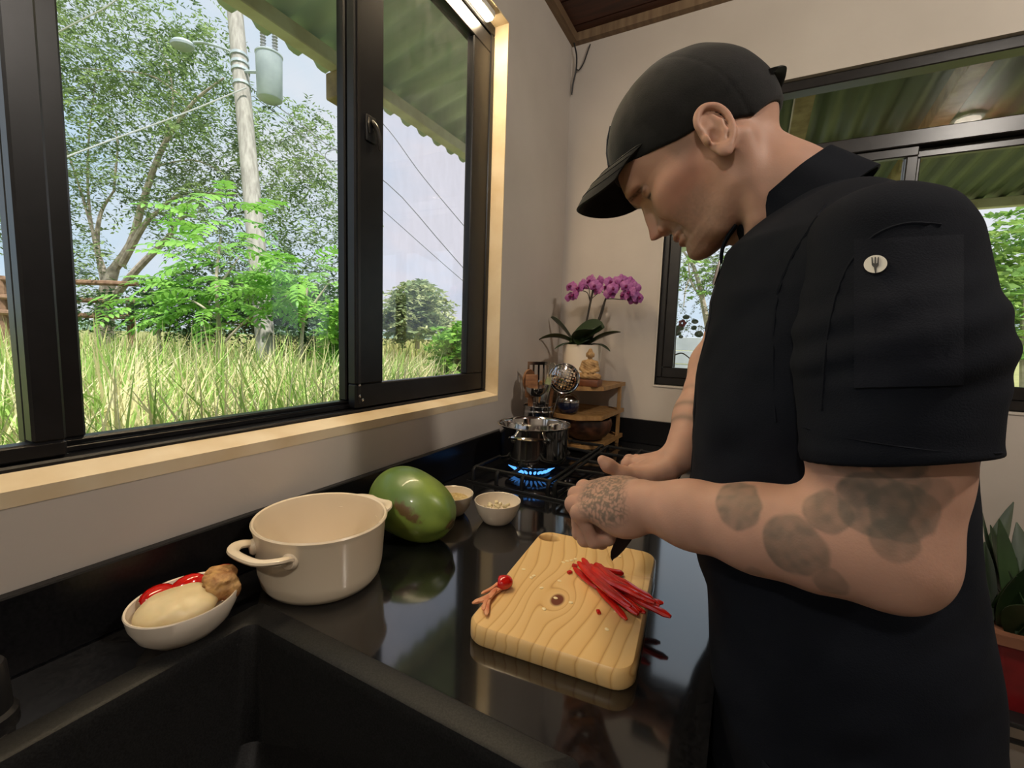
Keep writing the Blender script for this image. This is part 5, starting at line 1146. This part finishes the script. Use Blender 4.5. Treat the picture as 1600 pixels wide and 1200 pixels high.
# left hand: knuckles, finger joints (pixel, distance from the camera's wall)
KN = {n: n3(pxy(*v)) for n, v in dict(i=(914, 764, .616), m=(902, 775, .593), r=(897, 789, .570), p=(905, 803, .547)).items()}
PI = {n: n3(pxy(*v)) for n, v in dict(i=(904, 820, .620), m=(905, 833, .597), r=(913, 843, .574), p=(928, 846, .551)).items()}
DI = {n: n3(pxy(*v)) for n, v in dict(i=(925, 838, .628), m=(930, 847, .606), r=(940, 848, .584), p=(951, 843, .560)).items()}
TI = {n: n3(pxy(*v)) for n, v in dict(i=(938, 822, .616), m=(944, 828, .600), r=(953, 828, .584), p=(960, 824, .566)).items()}
def hand_left(p):
    d = sd_ell(p, (WR+KN['m'])*.5+V3(.004, -.002, -.002), V3(.046, .034, .018), _HR)
    for n, r0 in (('i', .0135), ('m', .0135), ('r', .0125), ('p', .0120)):
        st = WR+(KN[n]-WR)*.16; d = smin(d, sd_cone(p, st, KN[n], .020, r0*.9), .009)
    for n, s in (('i', 1.0), ('m', 1.02), ('r', .97), ('p', .88)):
        f_ = chain(p, [KN[n]+(PI[n]-KN[n])*.05, (KN[n]+PI[n])*.5, PI[n], DI[n], TI[n]], [.0108*s, .0093*s, .0102*s, .0090*s, .0080*s], .003)
        f_ = smin(f_, np.linalg.norm(p-KN[n]-V3(-.002, 0, .002), axis=1)-.0120*s, .006)
        d = smin(d, f_, .0028)
    th = chain(p, [WR+V3(-.028, .030, -.012), n3(pxy(945, 806, .622)), n3(pxy(920, 815, .632)), n3(pxy(902, 812, .634))], [.018, .0135, .0115, .0095], .008)
    d = smin(d, th, .010)
    d = smin(d, sd_ell(p, n3(pxy(968, 771, .586)), V3(.044, .032, .0195), _HR), .022)           # back of the hand
    for n in 'imrp':
        nrm = _hz*np.float32(.0085 if _hz[2] > 0 else -.0085); d = smin(d, chain(p, [KN[n]+nrm*.7, KN[n]+(WR-KN[n])*.35+nrm*1.35, KN[n]+(WR-KN[n])*.7+nrm*1.6], [.0042, .0036, .003]), .007)   # tendons
    d = smin(d, sd_ell(p, n3(pxy(972, 818, .548)), (.030, .020, .018)), .016)           # heel of the hand
    return d
_hx = (KN['m']-WR)/np.linalg.norm(KN['m']-WR); _hz = np.cross(_hx, KN['i']-KN['p']); _hz /= np.linalg.norm(_hz); _hy = np.cross(_hz, _hx); _HR = np.stack([_hx, _hy, _hz], 1)
K2 = {n: n3(pxy(*v)) for n, v in dict(i=(990, 738, .730), m=(981, 727, .754), r=(984, 722, .778), p=(995, 722, .800)).items()}
P2 = {n: n3(pxy(*v)) for n, v in dict(i=(962, 770, .735), m=(958, 768, .755), r=(962, 766, .777), p=(972, 764, .795)).items()}
T2 = {n: n3(pxy(*v)) for n, v in dict(i=(985, 795, .725), m=(985, 795, .745), r=(988, 792, .765), p=(996, 786, .785)).items()}
def hand_right(p):
    d = None
    for n, r0 in (('i', .0135), ('m', .0130), ('r', .0125), ('p', .0115)):
        st = WR2+(K2[n]-WR2)*.12; e = sd_cone(p, st, K2[n], .0165, r0*.82); d = e if d is None else smin(d, e, .007)
        f_ = chain(p, [K2[n], P2[n], T2[n]], [.0105, .0092, .0080], .003); f_ = smin(f_, np.linalg.norm(p-K2[n]-V3(-.001, 0, .004), axis=1)-.0105, .005); d = smin(d, f_, .003)
    th = chain(p, [WR2+V3(-.012, -.024, -.014), n3(pxy(1012, 745, .722)), n3(pxy(975, 741, .700)), n3(pxy(950, 727, .690)), n3(pxy(941, 719, .688))], [.020, .0155, .0115, .0106, .0080], .008)
    return smin(d, th, .009)
def arm_left(p):
    d = chain(p, [SH, (SH+EL)*.5+V3(0, .002, 0), EL], [.040, .0465, .041], .02)
    d = smin(d, sd_ell(p, (.094, .500, 1.245), (.042, .040, .060)), .03)               # biceps
    d = smin(d, sd_ell(p, (.136, .496, 1.220), (.036, .040, .060)), .03)               # triceps
    mid = EL+(WR-EL)*.45
    fa_ = chain(p, [EL+V3(0, 0, .004), EL+(WR-EL)*.22+V3(0, -.004, .004), mid, EL+(WR-EL)*.75, WR], [.040, .0455, .0425, .036, .0300], .02)
    d = smin(d, fa_, .025)
    d = smin(d, sd_ell(p, EL+V3(.004, -.004, -.018), (.026, .024, .022)), .02)          # elbow
    return smin(d, near(hand_left, p, (WR+KN['m'])*.5, .16), .016)
def arm_right(p):
    e = chain(p, [SH2, (SH2+EL2)*.5, EL2], [.058, .052, .043], .02)
    e = smin(e, chain(p, [EL2, EL2+(WR2-EL2)*.3, EL2+(WR2-EL2)*.7, WR2], [.043, .046, .035, .026], .02), .02)
    return smin(e, near(hand_right, p, (WR2+K2['m'])*.5, .16), .014)
def neck_f(p):
    d = chain(p, [V3(-.040, .70, 1.578), V3(.03, .70, 1.515), V3(.105, .70, 1.44)], [.055, .0565, .066], .03)
    for s in (-1, 1): d = smin(d, chain(p, [hw(-.012, s*.060, -.045), V3(.0, .70-s*.045, 1.48), V3(-.005, .70-s*.02, 1.42)], [.015, .0135, .011]), .02)
    d = smin(d, sd_ell(p, V3(-.020, .70, 1.473), (.018, .014, .016)), .016)            # throat
    return d
def torso_core(p):
    d = chain(p, [V3(.085, .70, 1.40), V3(.095, .70, 1.2), V3(.10, .70, 1.08)], [.08, .08, .06], .05)
    d = smin(d, chain(p, [SH, V3(.085, .70, 1.40), SH2], [.036, .05, .036], .03), .04); return d
def body_f(p):
    d = near(lambda q: smin(head_f(q), neck_f(q), .014), p, V3(-.03, .70, 1.56), .26); d = smin(d, torso_core(p), .03)
    return smin(d, np.minimum(near(arm_left, p, V3(.0, .53, 1.22), .36), near(arm_right, p, V3(-.02, .84, 1.25), .36)), .006)

SKIN = L3(180, 140, 119); TAT = L3(98, 90, 78); STUB = L3(150, 118, 98); HAIR = L3(112, 92, 78)
TATS = [(1157, 790, .500, .0245, .85), (1243, 842, .475, .029, .85), (1292, 800, .455, .0185, .8), (1368, 795, .437, .028, .88), (1418, 806, .437, .025, .88), (1342, 772, .445, .016, .7), (1400, 848, .437, .018, .7), (1412, 722, .437, .021, .85),
        (1315, 722, .450, .014, .5), (1298, 905, .455, .015, .6), (1180, 882, .49, .012, .4), (1470, 775, .440, .015, .5), (1440, 760, .437, .013, .6)]
def skin_col(V):
    n = len(V); c = np.tile(SKIN, (n, 1)).astype(np.float32); q = hl(V); a, l, w = q.T; al = np.abs(l)
    mot = vnoise(V*38)*.5+vnoise(V*90+3)*.5; c = c*(1+.10*mot[:, None])
    def mixc(m, col): nonlocal c; m = np.clip(m, 0, 1)[:, None]; c = c*(1-m)+np.asarray(col, np.float32)*m
    head = np.clip((.16-np.linalg.norm(q-V3(.03, 0, -.01), axis=1))/.02, 0, 1)
    g = lambda x, s: np.exp(-(x/s)**2)
    mixc(head*.45*g(al-.045, .03)*g(a-.06, .05)*g(w+.03, .03), L3(196, 120, 94))                        # flushed cheek
    mixc(head*.5*np.clip((a-.118)/.02, 0, 1)*g(w+.03, .03), L3(192, 116, 92))                          # nose
    mixc(head*.75*np.exp(-((al-.0)/.020)**4)*(np.exp(-((w+.0605)/.0042)**2)+np.exp(-((w+.0735)/.005)**2))*(a > .104), L3(164, 96, 80))   # lips
    st = np.clip((-.036-w)/.016, 0, 1)*np.clip((a-.035)/.03, 0, 1)*np.clip((w+.135)/.02, 0, 1)*(1-.8*np.exp(-((al)/.021)**4)*np.exp(-((w+.067)/.010)**2))
    mixc(head*st*(.62+.3*vnoise(V*420)), STUB)
    wc = .0265-.50*np.clip(al-.018, 0, .1); mixc(head*.92*np.exp(-((w-wc)/(.0048-.04*np.clip(al-.025, 0, .05)))**4)*np.clip((al-.007)/.004, 0, 1)*np.clip((.050-al)/.006, 0, 1)*(a > .070)*(.8+.4*vnoise(V*500)), L3(72, 54, 44))   # eyebrow
    wl = .0015-.22*(al-.032); mixc(head*np.exp(-((w-wl)/.0024)**2)*np.clip((.049-al)/.003, 0, 1)*np.clip((al-.019)/.003, 0, 1)*(a > .080), L3(30, 22, 20))   # lash line
    mixc(head*.75*np.exp(-((w-wl+.0042)/.0022)**2)*np.clip((.041-al)/.003, 0, 1)*np.clip((al-.024)/.003, 0, 1)*(a > .085), L3(64, 48, 42))
    mixc(head*.35*np.exp(-((w-wl-.007)/.005)**2)*np.exp(-((al-.033)/.014)**2)*(a > .085), L3(140, 96, 80))
    mixc(head*.55*np.clip((w+.030)/.02, 0, 1)*np.clip((.032-a)/.012, 0, 1)*np.clip((.0685-al)/.004+.5, 0, 1)*np.clip(.8+.5*vnoise(V*300), 0, 1)*np.clip((-.004-a)/.02, .0, 1), HAIR)   # cropped hair
    mixc(head*.5*np.clip((w+.02)/.02, 0, 1)*np.clip((a-.018)/.008, 0, 1)*np.clip((.056-a)/.01, 0, 1)*(al > .05), HAIR)          # temple
    armz = ((np.linalg.norm(V-SH, axis=1) < .6) & (V[:, 1] < .66) & (V[:, 2] < 1.36) & (head < .01)).astype(np.float32)
    wob = .0022*vnoise(V*90)
    for x, y, Y, r_, k_ in TATS:
        ctr = n3(pxy(x, y, Y)); d = np.linalg.norm((V-ctr)*V3(1, .6, 1), axis=1)+wob; mixc(armz*k_*.92*np.clip((r_-d)/.0022, 0, 1)*(.80+.25*vnoise(V*150)), TAT)
    # chain and flower pattern on the back of the left hand
    hc = n3(pxy(955, 772, .575)); d = np.linalg.norm((V-hc)*V3(1, .5, 1.25), axis=1)
    pat = np.clip(np.abs(vnoise(V*210)+.6*vnoise(V*380+7))*2.0, 0, 1); mixc(armz*np.clip((.048-d)/.014, 0, 1)*np.clip(1.15-pat, 0, .85), TAT)
    # bands round the far forearm
    t = ((V-WR2)@(EL2-WR2))/np.dot(EL2-WR2, EL2-WR2); far = ((V[:, 1] > .72) & (head < .01) & (V[:, 2] < 1.36)).astype(np.float32)
    mixc(far*.6*(np.exp(-((t-.20)/.018)**2)+np.exp(-((t-.29)/.018)**2)+.5*np.exp(-((t-.42)/.02)**2)), TAT)
    return np.clip(c, 0, 1)
M_skin = mat('skin', tuple(SKIN)+(1,), rough=.55, sss=.18, attr='tone', bump=.2, bscale=420, bdist=.0008, spec=.28)
cook = sdf_obj('person', body_f, (-.27, .41, .93), (.24, 1.06, 1.75), .0016, M_skin, org=(.10, .70, .0), it=1, color=skin_col,
               label='man in black cap and chef jacket slicing pepper with a small knife', cat='person')

# ---- cap
M_cap = mat('black_cap_cloth', (.007, .0067, .0065, 1), (.011, .0105, .0102, 1), scale=60, rough=.88, bump=.3, bscale=500, bdist=.001, sheen=.08, spec=.2)
def crown_shape(q, g=0):
    d = sd_ell(q, (.012, 0, .046), (.1085+g, .0850+g, .0975+g)); return smin(d, sd_ell(q, (-.035, 0, .012), (.064+g, .073+g, .078+g)), .03)
def capline(q): return q[:, 2]-np.maximum(.64*q[:, 0]-.010, -.035)+.10*np.maximum(np.abs(q[:, 1])-.05, 0)-.007*np.exp(-((q[:, 0]-.004)/.022)**2)*(np.abs(q[:, 1]) > .04)
def crown_f(p):
    q = hl(p); d = crown_shape(q); an = np.arctan2(q[:, 1], q[:, 0]-.0)
    seam = np.minimum(np.abs(np.sin(3*an)), 1); d = d+.0008*np.exp(-(seam/.06)**2)+.0009*vnoise(p*45)
    d = np.maximum(d, -(crown_shape(q, -.0075)))
    return smax(d, -capline(q), .0015)
sdf_obj('cap', crown_f, HO-V3(.20, .115, .075), HO+V3(.115, .115, .175), .0022, M_cap, cook, it=2, label='black baseball cap')
capo = bpy.data.objects['cap']
P = []
for i in range(9):
    v = i/8; row = []
    for j in range(25):
        s = -1+2*j/24; l_ = .0745*math.sin(s*math.pi/2*.99); c_ = math.sqrt(max(0, 1-(l_/.0775)**2))
        a_in = .040+.074*c_; a_out = .080+.106*c_**.8; aa = a_in+(a_out-a_in)*v
        ww = .086+.022*v-.022*v*v-6.4*l_*l_*(1+.25*v)-.010*(1-v)*abs(s)**6; aa -= .014*(1-v)*abs(s)**6
        row.append(hw(aa, l_, ww))
    P.append(row)
br_ = obj('brim', MB().slab(P, .0032), M_cap, capo)
for k_ in (.35, .6, .85):
    obj('stitching', MB().tube([Vector((n3(Vector(P[int(k_*8)][j]))+HU*.0004).tolist()) for j in range(25)], .0006, 4), M_cap, br_)
def on_crown(a, l, w, out=.001):         # push a point on to the crown
    o_ = np.array([[.012, 0, .046]], np.float32); d = np.array([[a, l, w]], np.float32)-o_; lo_, hi_ = .2, 2.5
    for _ in range(30):
        m_ = (lo_+hi_)/2
        if crown_shape(o_+d*m_)[0] < 0: lo_ = m_
        else: hi_ = m_
    r_ = o_+d*(lo_+out/np.linalg.norm(d)); return Vector(hw(*r_[0]).tolist())
obj('button', MB().lathe([(.009, -.001), (.008, .003), (.004, .005), (0, .0055)], n=16).xf(align(HU.tolist(), on_crown(-.012, 0, .14, .0))), M_cap, capo)
pt = [[on_crown(.100-.012*i, -.020+.010*j, .084+.0135*i, .0012) for j in range(5)] for i in range(4)]
obj('patch', MB().slab(pt, .0015), mat('cap_patch', (.006, .006, .006, 1), rough=.5), capo)
pt = [[on_crown(.094-.010*i, -.009+.006*j, .091+.0120*i, .0022) for j in range(4)] for i in range(2)]
obj('patch_mark', MB().slab(pt, .0008), mat('pale_print', lin(200, 200, 196), rough=.6), capo)
obj('strap', MB().tube(smooth_path([hw(-.090, -.04, -.006), hw(-.1035, -.018, -.004), hw(-.107, 0, -.003), hw(-.1035, .018, -.004), hw(-.090, .04, -.006)], 16), .009, 8, flat=.3), M_cap, capo)

# ---- chef jacket
M_jacket = mat('black_twill', (.0052, .0064, .0098, 1), (.0076, .0090, .0130, 1), scale=14, rough=.92, bump=.3, bscale=700, bdist=.0012, spec=.12)
_z = [.78, .90, 1.0, 1.1, 1.2, 1.3, 1.38, 1.44, 1.49, 1.53]
_xf = [-.012, -.012, -.025, -.058, -.062, -.058, -.050, -.038, .005, .04]
_xb = [.285, .272, .256, .240, .232, .232, .222, .195, .150, .10]
_hw = [.205, .200, .190, .180, .182, .190, .190, .160, .085, .045]
HEM = V3(.118, .494, 1.226)
def torso_f(p, g=0):
    x, y, z = p.T; f_ = np.interp(z, _z, _xf); b_ = np.interp(z, _z, _xb); w_ = np.interp(z, _z, _hw); c_ = (f_+b_)/2; dp = (b_-f_)/2
    e_ = np.interp(z, [.95, 1.2], [3.6, 2.4]); q = (np.abs((x-c_)/dp)**e_+np.abs((y-.70)/w_)**e_)**(1/e_); return ((q-1)*np.minimum(dp, w_)*.85-g).astype(np.float32)
def sleeve_ax(p, A, B): d = B-A; t = ((p-A)@d)/(d@d); return t
def folds(p):
    u = p[:, 2]*1.0+p[:, 0]*.55; n = .0032*vnoise(np.stack([p[:, 0]*9+p[:, 2]*4, p[:, 1]*9, p[:, 2]*16-p[:, 0]*8], 1))+.0016*vnoise(np.stack([p[:, 0]*24, p[:, 1]*20, p[:, 2]*34-p[:, 0]*20], 1)+5)
    return n
def jacket_f(p):
    x, y, z = p.T; d = smax(torso_f(p), z-1.535, .02)
    d = smin(d, chain(p, [V3(.080, .70, 1.440), V3(.092, .60, 1.432), SH+V3(0, .02, .0)], [.058, .060, .058], .03), .03)
    d = smin(d, chain(p, [V3(.080, .70, 1.440), V3(.092, .80, 1.436), SH2], [.058, .060, .060], .03), .03)
    d = smin(d, chain(p, [SH2, EL2+(EL2-SH2)*-.10], [.064, .060], .02), .016)
    d = d+folds(p)
    nk = chain(p, [V3(-.060, .70, 1.60), V3(.03, .70, 1.515), V3(.075, .70, 1.465)], [.064, .061, .056], .03); d = smax(d, -nk, .004)
    return smax(d, .835-z+.02*np.sin(y*9), .004)
def sleeve_f(p):
    x, y, z = p.T; ax_ = HEM-SH; L_ = np.linalg.norm(ax_); t = ((p-SH)@ax_)/(L_*L_)
    d = chain(p, [SH+V3(.006, .012, .0), (SH+HEM)*.5+V3(.006, -.002, 0), HEM+ax_*.15], [.0645, .0690, .0665], .02)
    d = d-.0015*np.exp(-((t-.97)/.03)**2)+folds(p)*np.clip((1.0-t)/.15, .3, 1)
    pk = np.clip((1.39-z)/.03, 0, 1)*np.clip((z-1.28)/.02, 0, 1); d = d+.0015*pk*np.sin((z-x*.42)*165+2.5*vnoise(p*11))
    inner = chain(p, [SH+(HEM-SH)*.55, HEM+ax_*.4], [.050, .0605], .01)
    d = smax(d, -inner, .002); return smax(d, (t-1.0)*L_+.006*np.sin((x-.13)*20), .0025)
def cloth_f(p): return np.minimum(jacket_f(p), sleeve_f(p))
sdf_obj('chef_jacket', jacket_f, (-.10, .385, .80), (.33, 1.03, 1.57), .0036, M_jacket, cook, it=2, label='black short-sleeved chef jacket')
jk = bpy.data.objects['chef_jacket']
sdf_obj('sleeve', sleeve_f, (.02, .40, 1.19), (.21, .61, 1.49), .0024, M_jacket, jk, it=2)
# standing collar round the neck
AX0, AX1 = V3(-.040, .70, 1.578), V3(.105, .70, 1.44); axd = (AX1-AX0)/np.linalg.norm(AX1-AX0); e1 = np.cross(axd, V3(0, 1, 0)); e1 /= np.linalg.norm(e1); e2 = V3(0, 1, 0)
def collar_pt(th_, t, rr): return AX0+axd*np.float32(t)+(e1*math.cos(th_)+e2*math.sin(th_))*np.float32(rr)
if e1[2] < 0: e1 = -e1                    # e1 points to the back of the neck
P = []
for i in range(8):
    v = i/7; row = []
    for j in range(61):
        th_ = -math.pi*.965+2*math.pi*.965*j/60; back = .5+.5*math.cos(th_)
        t_top = .090*back+.080*(1-back); t_bot = t_top+.056
        rr = .0655+.017*v+.003*math.cos(2*th_)+.006*back*(1-v)+.001*math.sin(9*th_)
        row.append(collar_pt(th_, t_top+(t_bot-t_top)*v, rr))
    P.append(row)
obj('collar', MB().slab(P, .0032), M_jacket, jk)
# zip down the front with its pull tab
def on_jacket(p0, d, out=.001, far=.25):
    p0 = n3(p0); d = n3(d); d /= np.linalg.norm(d); ts = np.linspace(0, far, 160, dtype=np.float32); v = cloth_f(p0+ts[:, None]*d)
    k_ = np.argmax(v < 0); return Vector((p0+d*(ts[k_]-out)).tolist())
zp = [on_jacket((-.20, .700, z), (1, 0, 0), .002) for z in np.linspace(1.435, 1.02, 24)]
zo = obj('zip', MB().tube(zp, .0035, 6, flat=.5), M_black, jk)
obj('pull_tab', MB().tube([zp[0]+Vector((-.004, -.003, .006)), zp[0]+Vector((-.007, -.004, -.012)), zp[1]+Vector((-.006, -.004, -.012))], [.0018, .003, .002], 6), M_steel, zo)
obj('placket_seam', MB().tube([on_jacket((-.20, .655, z), (1, .12, 0), .0005) for z in np.linspace(1.43, 1.02, 24)], .0013, 5), M_jacket, jk)
obj('collar_tab', MB().tube(smooth_path([pxy(1150, 352, .662), pxy(1136, 372, .662), pxy(1128, 392, .664), pxy(1127, 412, .666)], 8), [.006, .0065, .006, .0055, .0055, .005, .005, .0045, .003], 7, flat=.5), M_jacket, jk)
# sleeve pocket and its round badge
M_pocket = mat('pocket_twill', (.0060, .0072, .0115, 1), (.0085, .0098, .0145, 1), scale=14, rough=.92, bump=.3, bscale=700, bdist=.0012, sheen=.06, spec=.12)
pk_ = []
for i in range(16):
    row = []
    for j in range(14):
        x_, y_ = 1334+172*j/13, 366+(240-4*j/13)*i/15+ (8*(1-j/13) if i == 0 else 0)
        q_ = pxy(x_, y_, .36); row.append(on_jacket(q_, q_-CAM, .0028, .2))
    pk_.append(row)
pko = obj('sleeve_pocket', MB().slab(pk_, .0022) if True else None, M_pocket, jk)
def badge(name, pts, out, m, par):
    c_ = [on_jacket(pxy(x, y, .36), pxy(x, y, .36)-CAM, out, .2) for x, y in pts]; n_ = len(c_); nr = (CAM-c_[0]).normalized()*.0008
    return obj(name, MB().add([tuple(p+nr) for p in c_]+[tuple(p-nr) for p in c_], [tuple(range(n_)), tuple(range(2*n_-1, n_-1, -1))]+[(i, n_+i, n_+(i+1) % n_, (i+1) % n_) for i in range(n_)]), m, par, sharp=30)
M_badge = mat('white_print', lin(212, 208, 196), rough=.6); M_fork = mat('fork_print', (.02, .02, .022, 1), rough=.6)
bg = badge('badge', [(1368+18.5*math.cos(a)*.985+3*math.sin(a), 412.5+13.5*math.sin(a)-3.5*math.cos(a)) for a in [2*math.pi*k/28 for k in range(28)]], .0062, M_badge, pko)
badge('fork', [(1367.2, 427), (1365.6, 418), (1362, 414), (1361.5, 402), (1363.2, 402), (1364, 411), (1366.4, 411.5), (1366.6, 401.5), (1368.4, 401.5), (1368.6, 411.5), (1371, 411), (1371.6, 401.5), (1373.2, 401.5), (1373, 413.5), (1369.8, 418), (1369.2, 426)], .0075, M_fork, bg)
obj('hem_stitch', MB().tube([on_jacket(Vector((HEM+V3(.30*math.sin(a), -.30*math.cos(a), .022)).tolist()), Vector((V3(-math.sin(a), math.cos(a), 0)).tolist()), .0004, .3) for a in np.linspace(-1.5, 1.3, 30)], .0009, 4), M_jacket, jk)

# ---- trousers and shoes
M_trou = mat('black_trouser_cloth', (.010, .010, .012, 1), (.015, .015, .017, 1), scale=20, rough=.9, bump=.3, bscale=300)
def trou_f(p):
    d = sd_ell(p, V3(.125, .70, .84), (.125, .165, .13))
    for s in (-1, 1): d = smin(d, chain(p, [V3(.125, .70+s*.085, .84), V3(.11, .70+s*.10, .48), V3(.135, .70+s*.11, .05)], [.095, .072, .058], .03), .03)
    return smax(d+folds(p)*1.2, .035-p[:, 2], .01)
sdf_obj('trousers', trou_f, (-.06, .42, .02), (.32, .98, 1.0), .007, M_trou, cook, it=1)
for s_ in (-1, 1):
    def shoe_f(p, c_=V3(.11, .70+s_*.112, .0)): return smax(smin(sd_ell(p, c_+V3(-.055, 0, .035), (.10, .045, .040)), sd_ell(p, c_+V3(.04, 0, .045), (.055, .04, .05)), .03), .0015-p[:, 2], .004)
    sdf_obj('shoe', shoe_f, (-.09, .70+s_*.112-.07, -.006), (.26, .70+s_*.112+.07, .12), .006, M_black, cook, it=1)
# bib apron hanging below the jacket front
P = []
for i in range(14):
    z = .880-.42*i/13; row = []
    for j in range(25):
        t = -1+2*j/24; yy = .70+.235*math.sin(t*1.35)/math.sin(1.35); xx = -.0065+.010*(1-i/13)*0+.20*(1-math.cos(t*1.35))*.75+.004*math.sin(9*t+i*.15)*(i/13)
        row.append((xx, yy, z))
    P.append(row)
obj('apron', MB().slab(P, .002), M_jacket, cook, sharp=None)

# seams that show on the shoulder and round the armhole
for nm, pts in (('raglan_seam', [(1292, 318), (1262, 362), (1232, 415), (1214, 470), (1208, 560), (1212, 660)]), ('armhole_seam', [(1470, 352), (1420, 350), (1372, 366), (1335, 402), (1308, 460), (1292, 540), (1284, 640)])):
    q_ = [on_jacket(pxy(int(x), int(y), .36), pxy(int(x), int(y), .36)-CAM, .0004, .35) for x, y, _ in [tuple(v) for v in smooth_path([(a, b_, 0) for a, b_ in pts], 40)]]
    obj(nm, MB().tube(q_, .0016, 5), M_jacket, jk)

# ---- the small knife, its grip in his right fist
kt, kb, ke = pxy(957, 877, .655), pxy(986, 824, .690), pxy(1026, 752, .738)
M_blade = mat('knife_blade', (.10, .10, .11, 1), (.06, .06, .07, 1), scale=30, rough=.25, metal=1)
kn_ = thing('kitchen_knife', 'small dark-bladed knife pointing down over the board', 'knife', tuple(kb))
kd = (kt-kb).normalized(); ks = kd.cross(CAM-kb).normalized(); kz = kd.cross(ks).normalized(); KL = (kt-kb).length
rows = []
for t, a, c_ in ((-.02, .010, .010), (.0, .011, .010), (.3, .0115, .0095), (.6, .011, .007), (.82, .009, .0035), (.94, .0055, 0), (1.0, .0006, -.0005)):
    b0 = kb+kd*KL*t; rows.append([b0+ks*a, b0+ks*(a*.3), b0-ks*c_])
obj('blade', MB().slab(rows, .0016), M_blade, kn_)
obj('handle', MB().tube([kb+kd*.004, kb-kd*.01, kb-kd*.04, kb-kd*.075, kb-kd*.095], [.007, .0095, .0105, .0105, .008], 10, flat=.7, up=tuple(kz)), M_black, kn_)
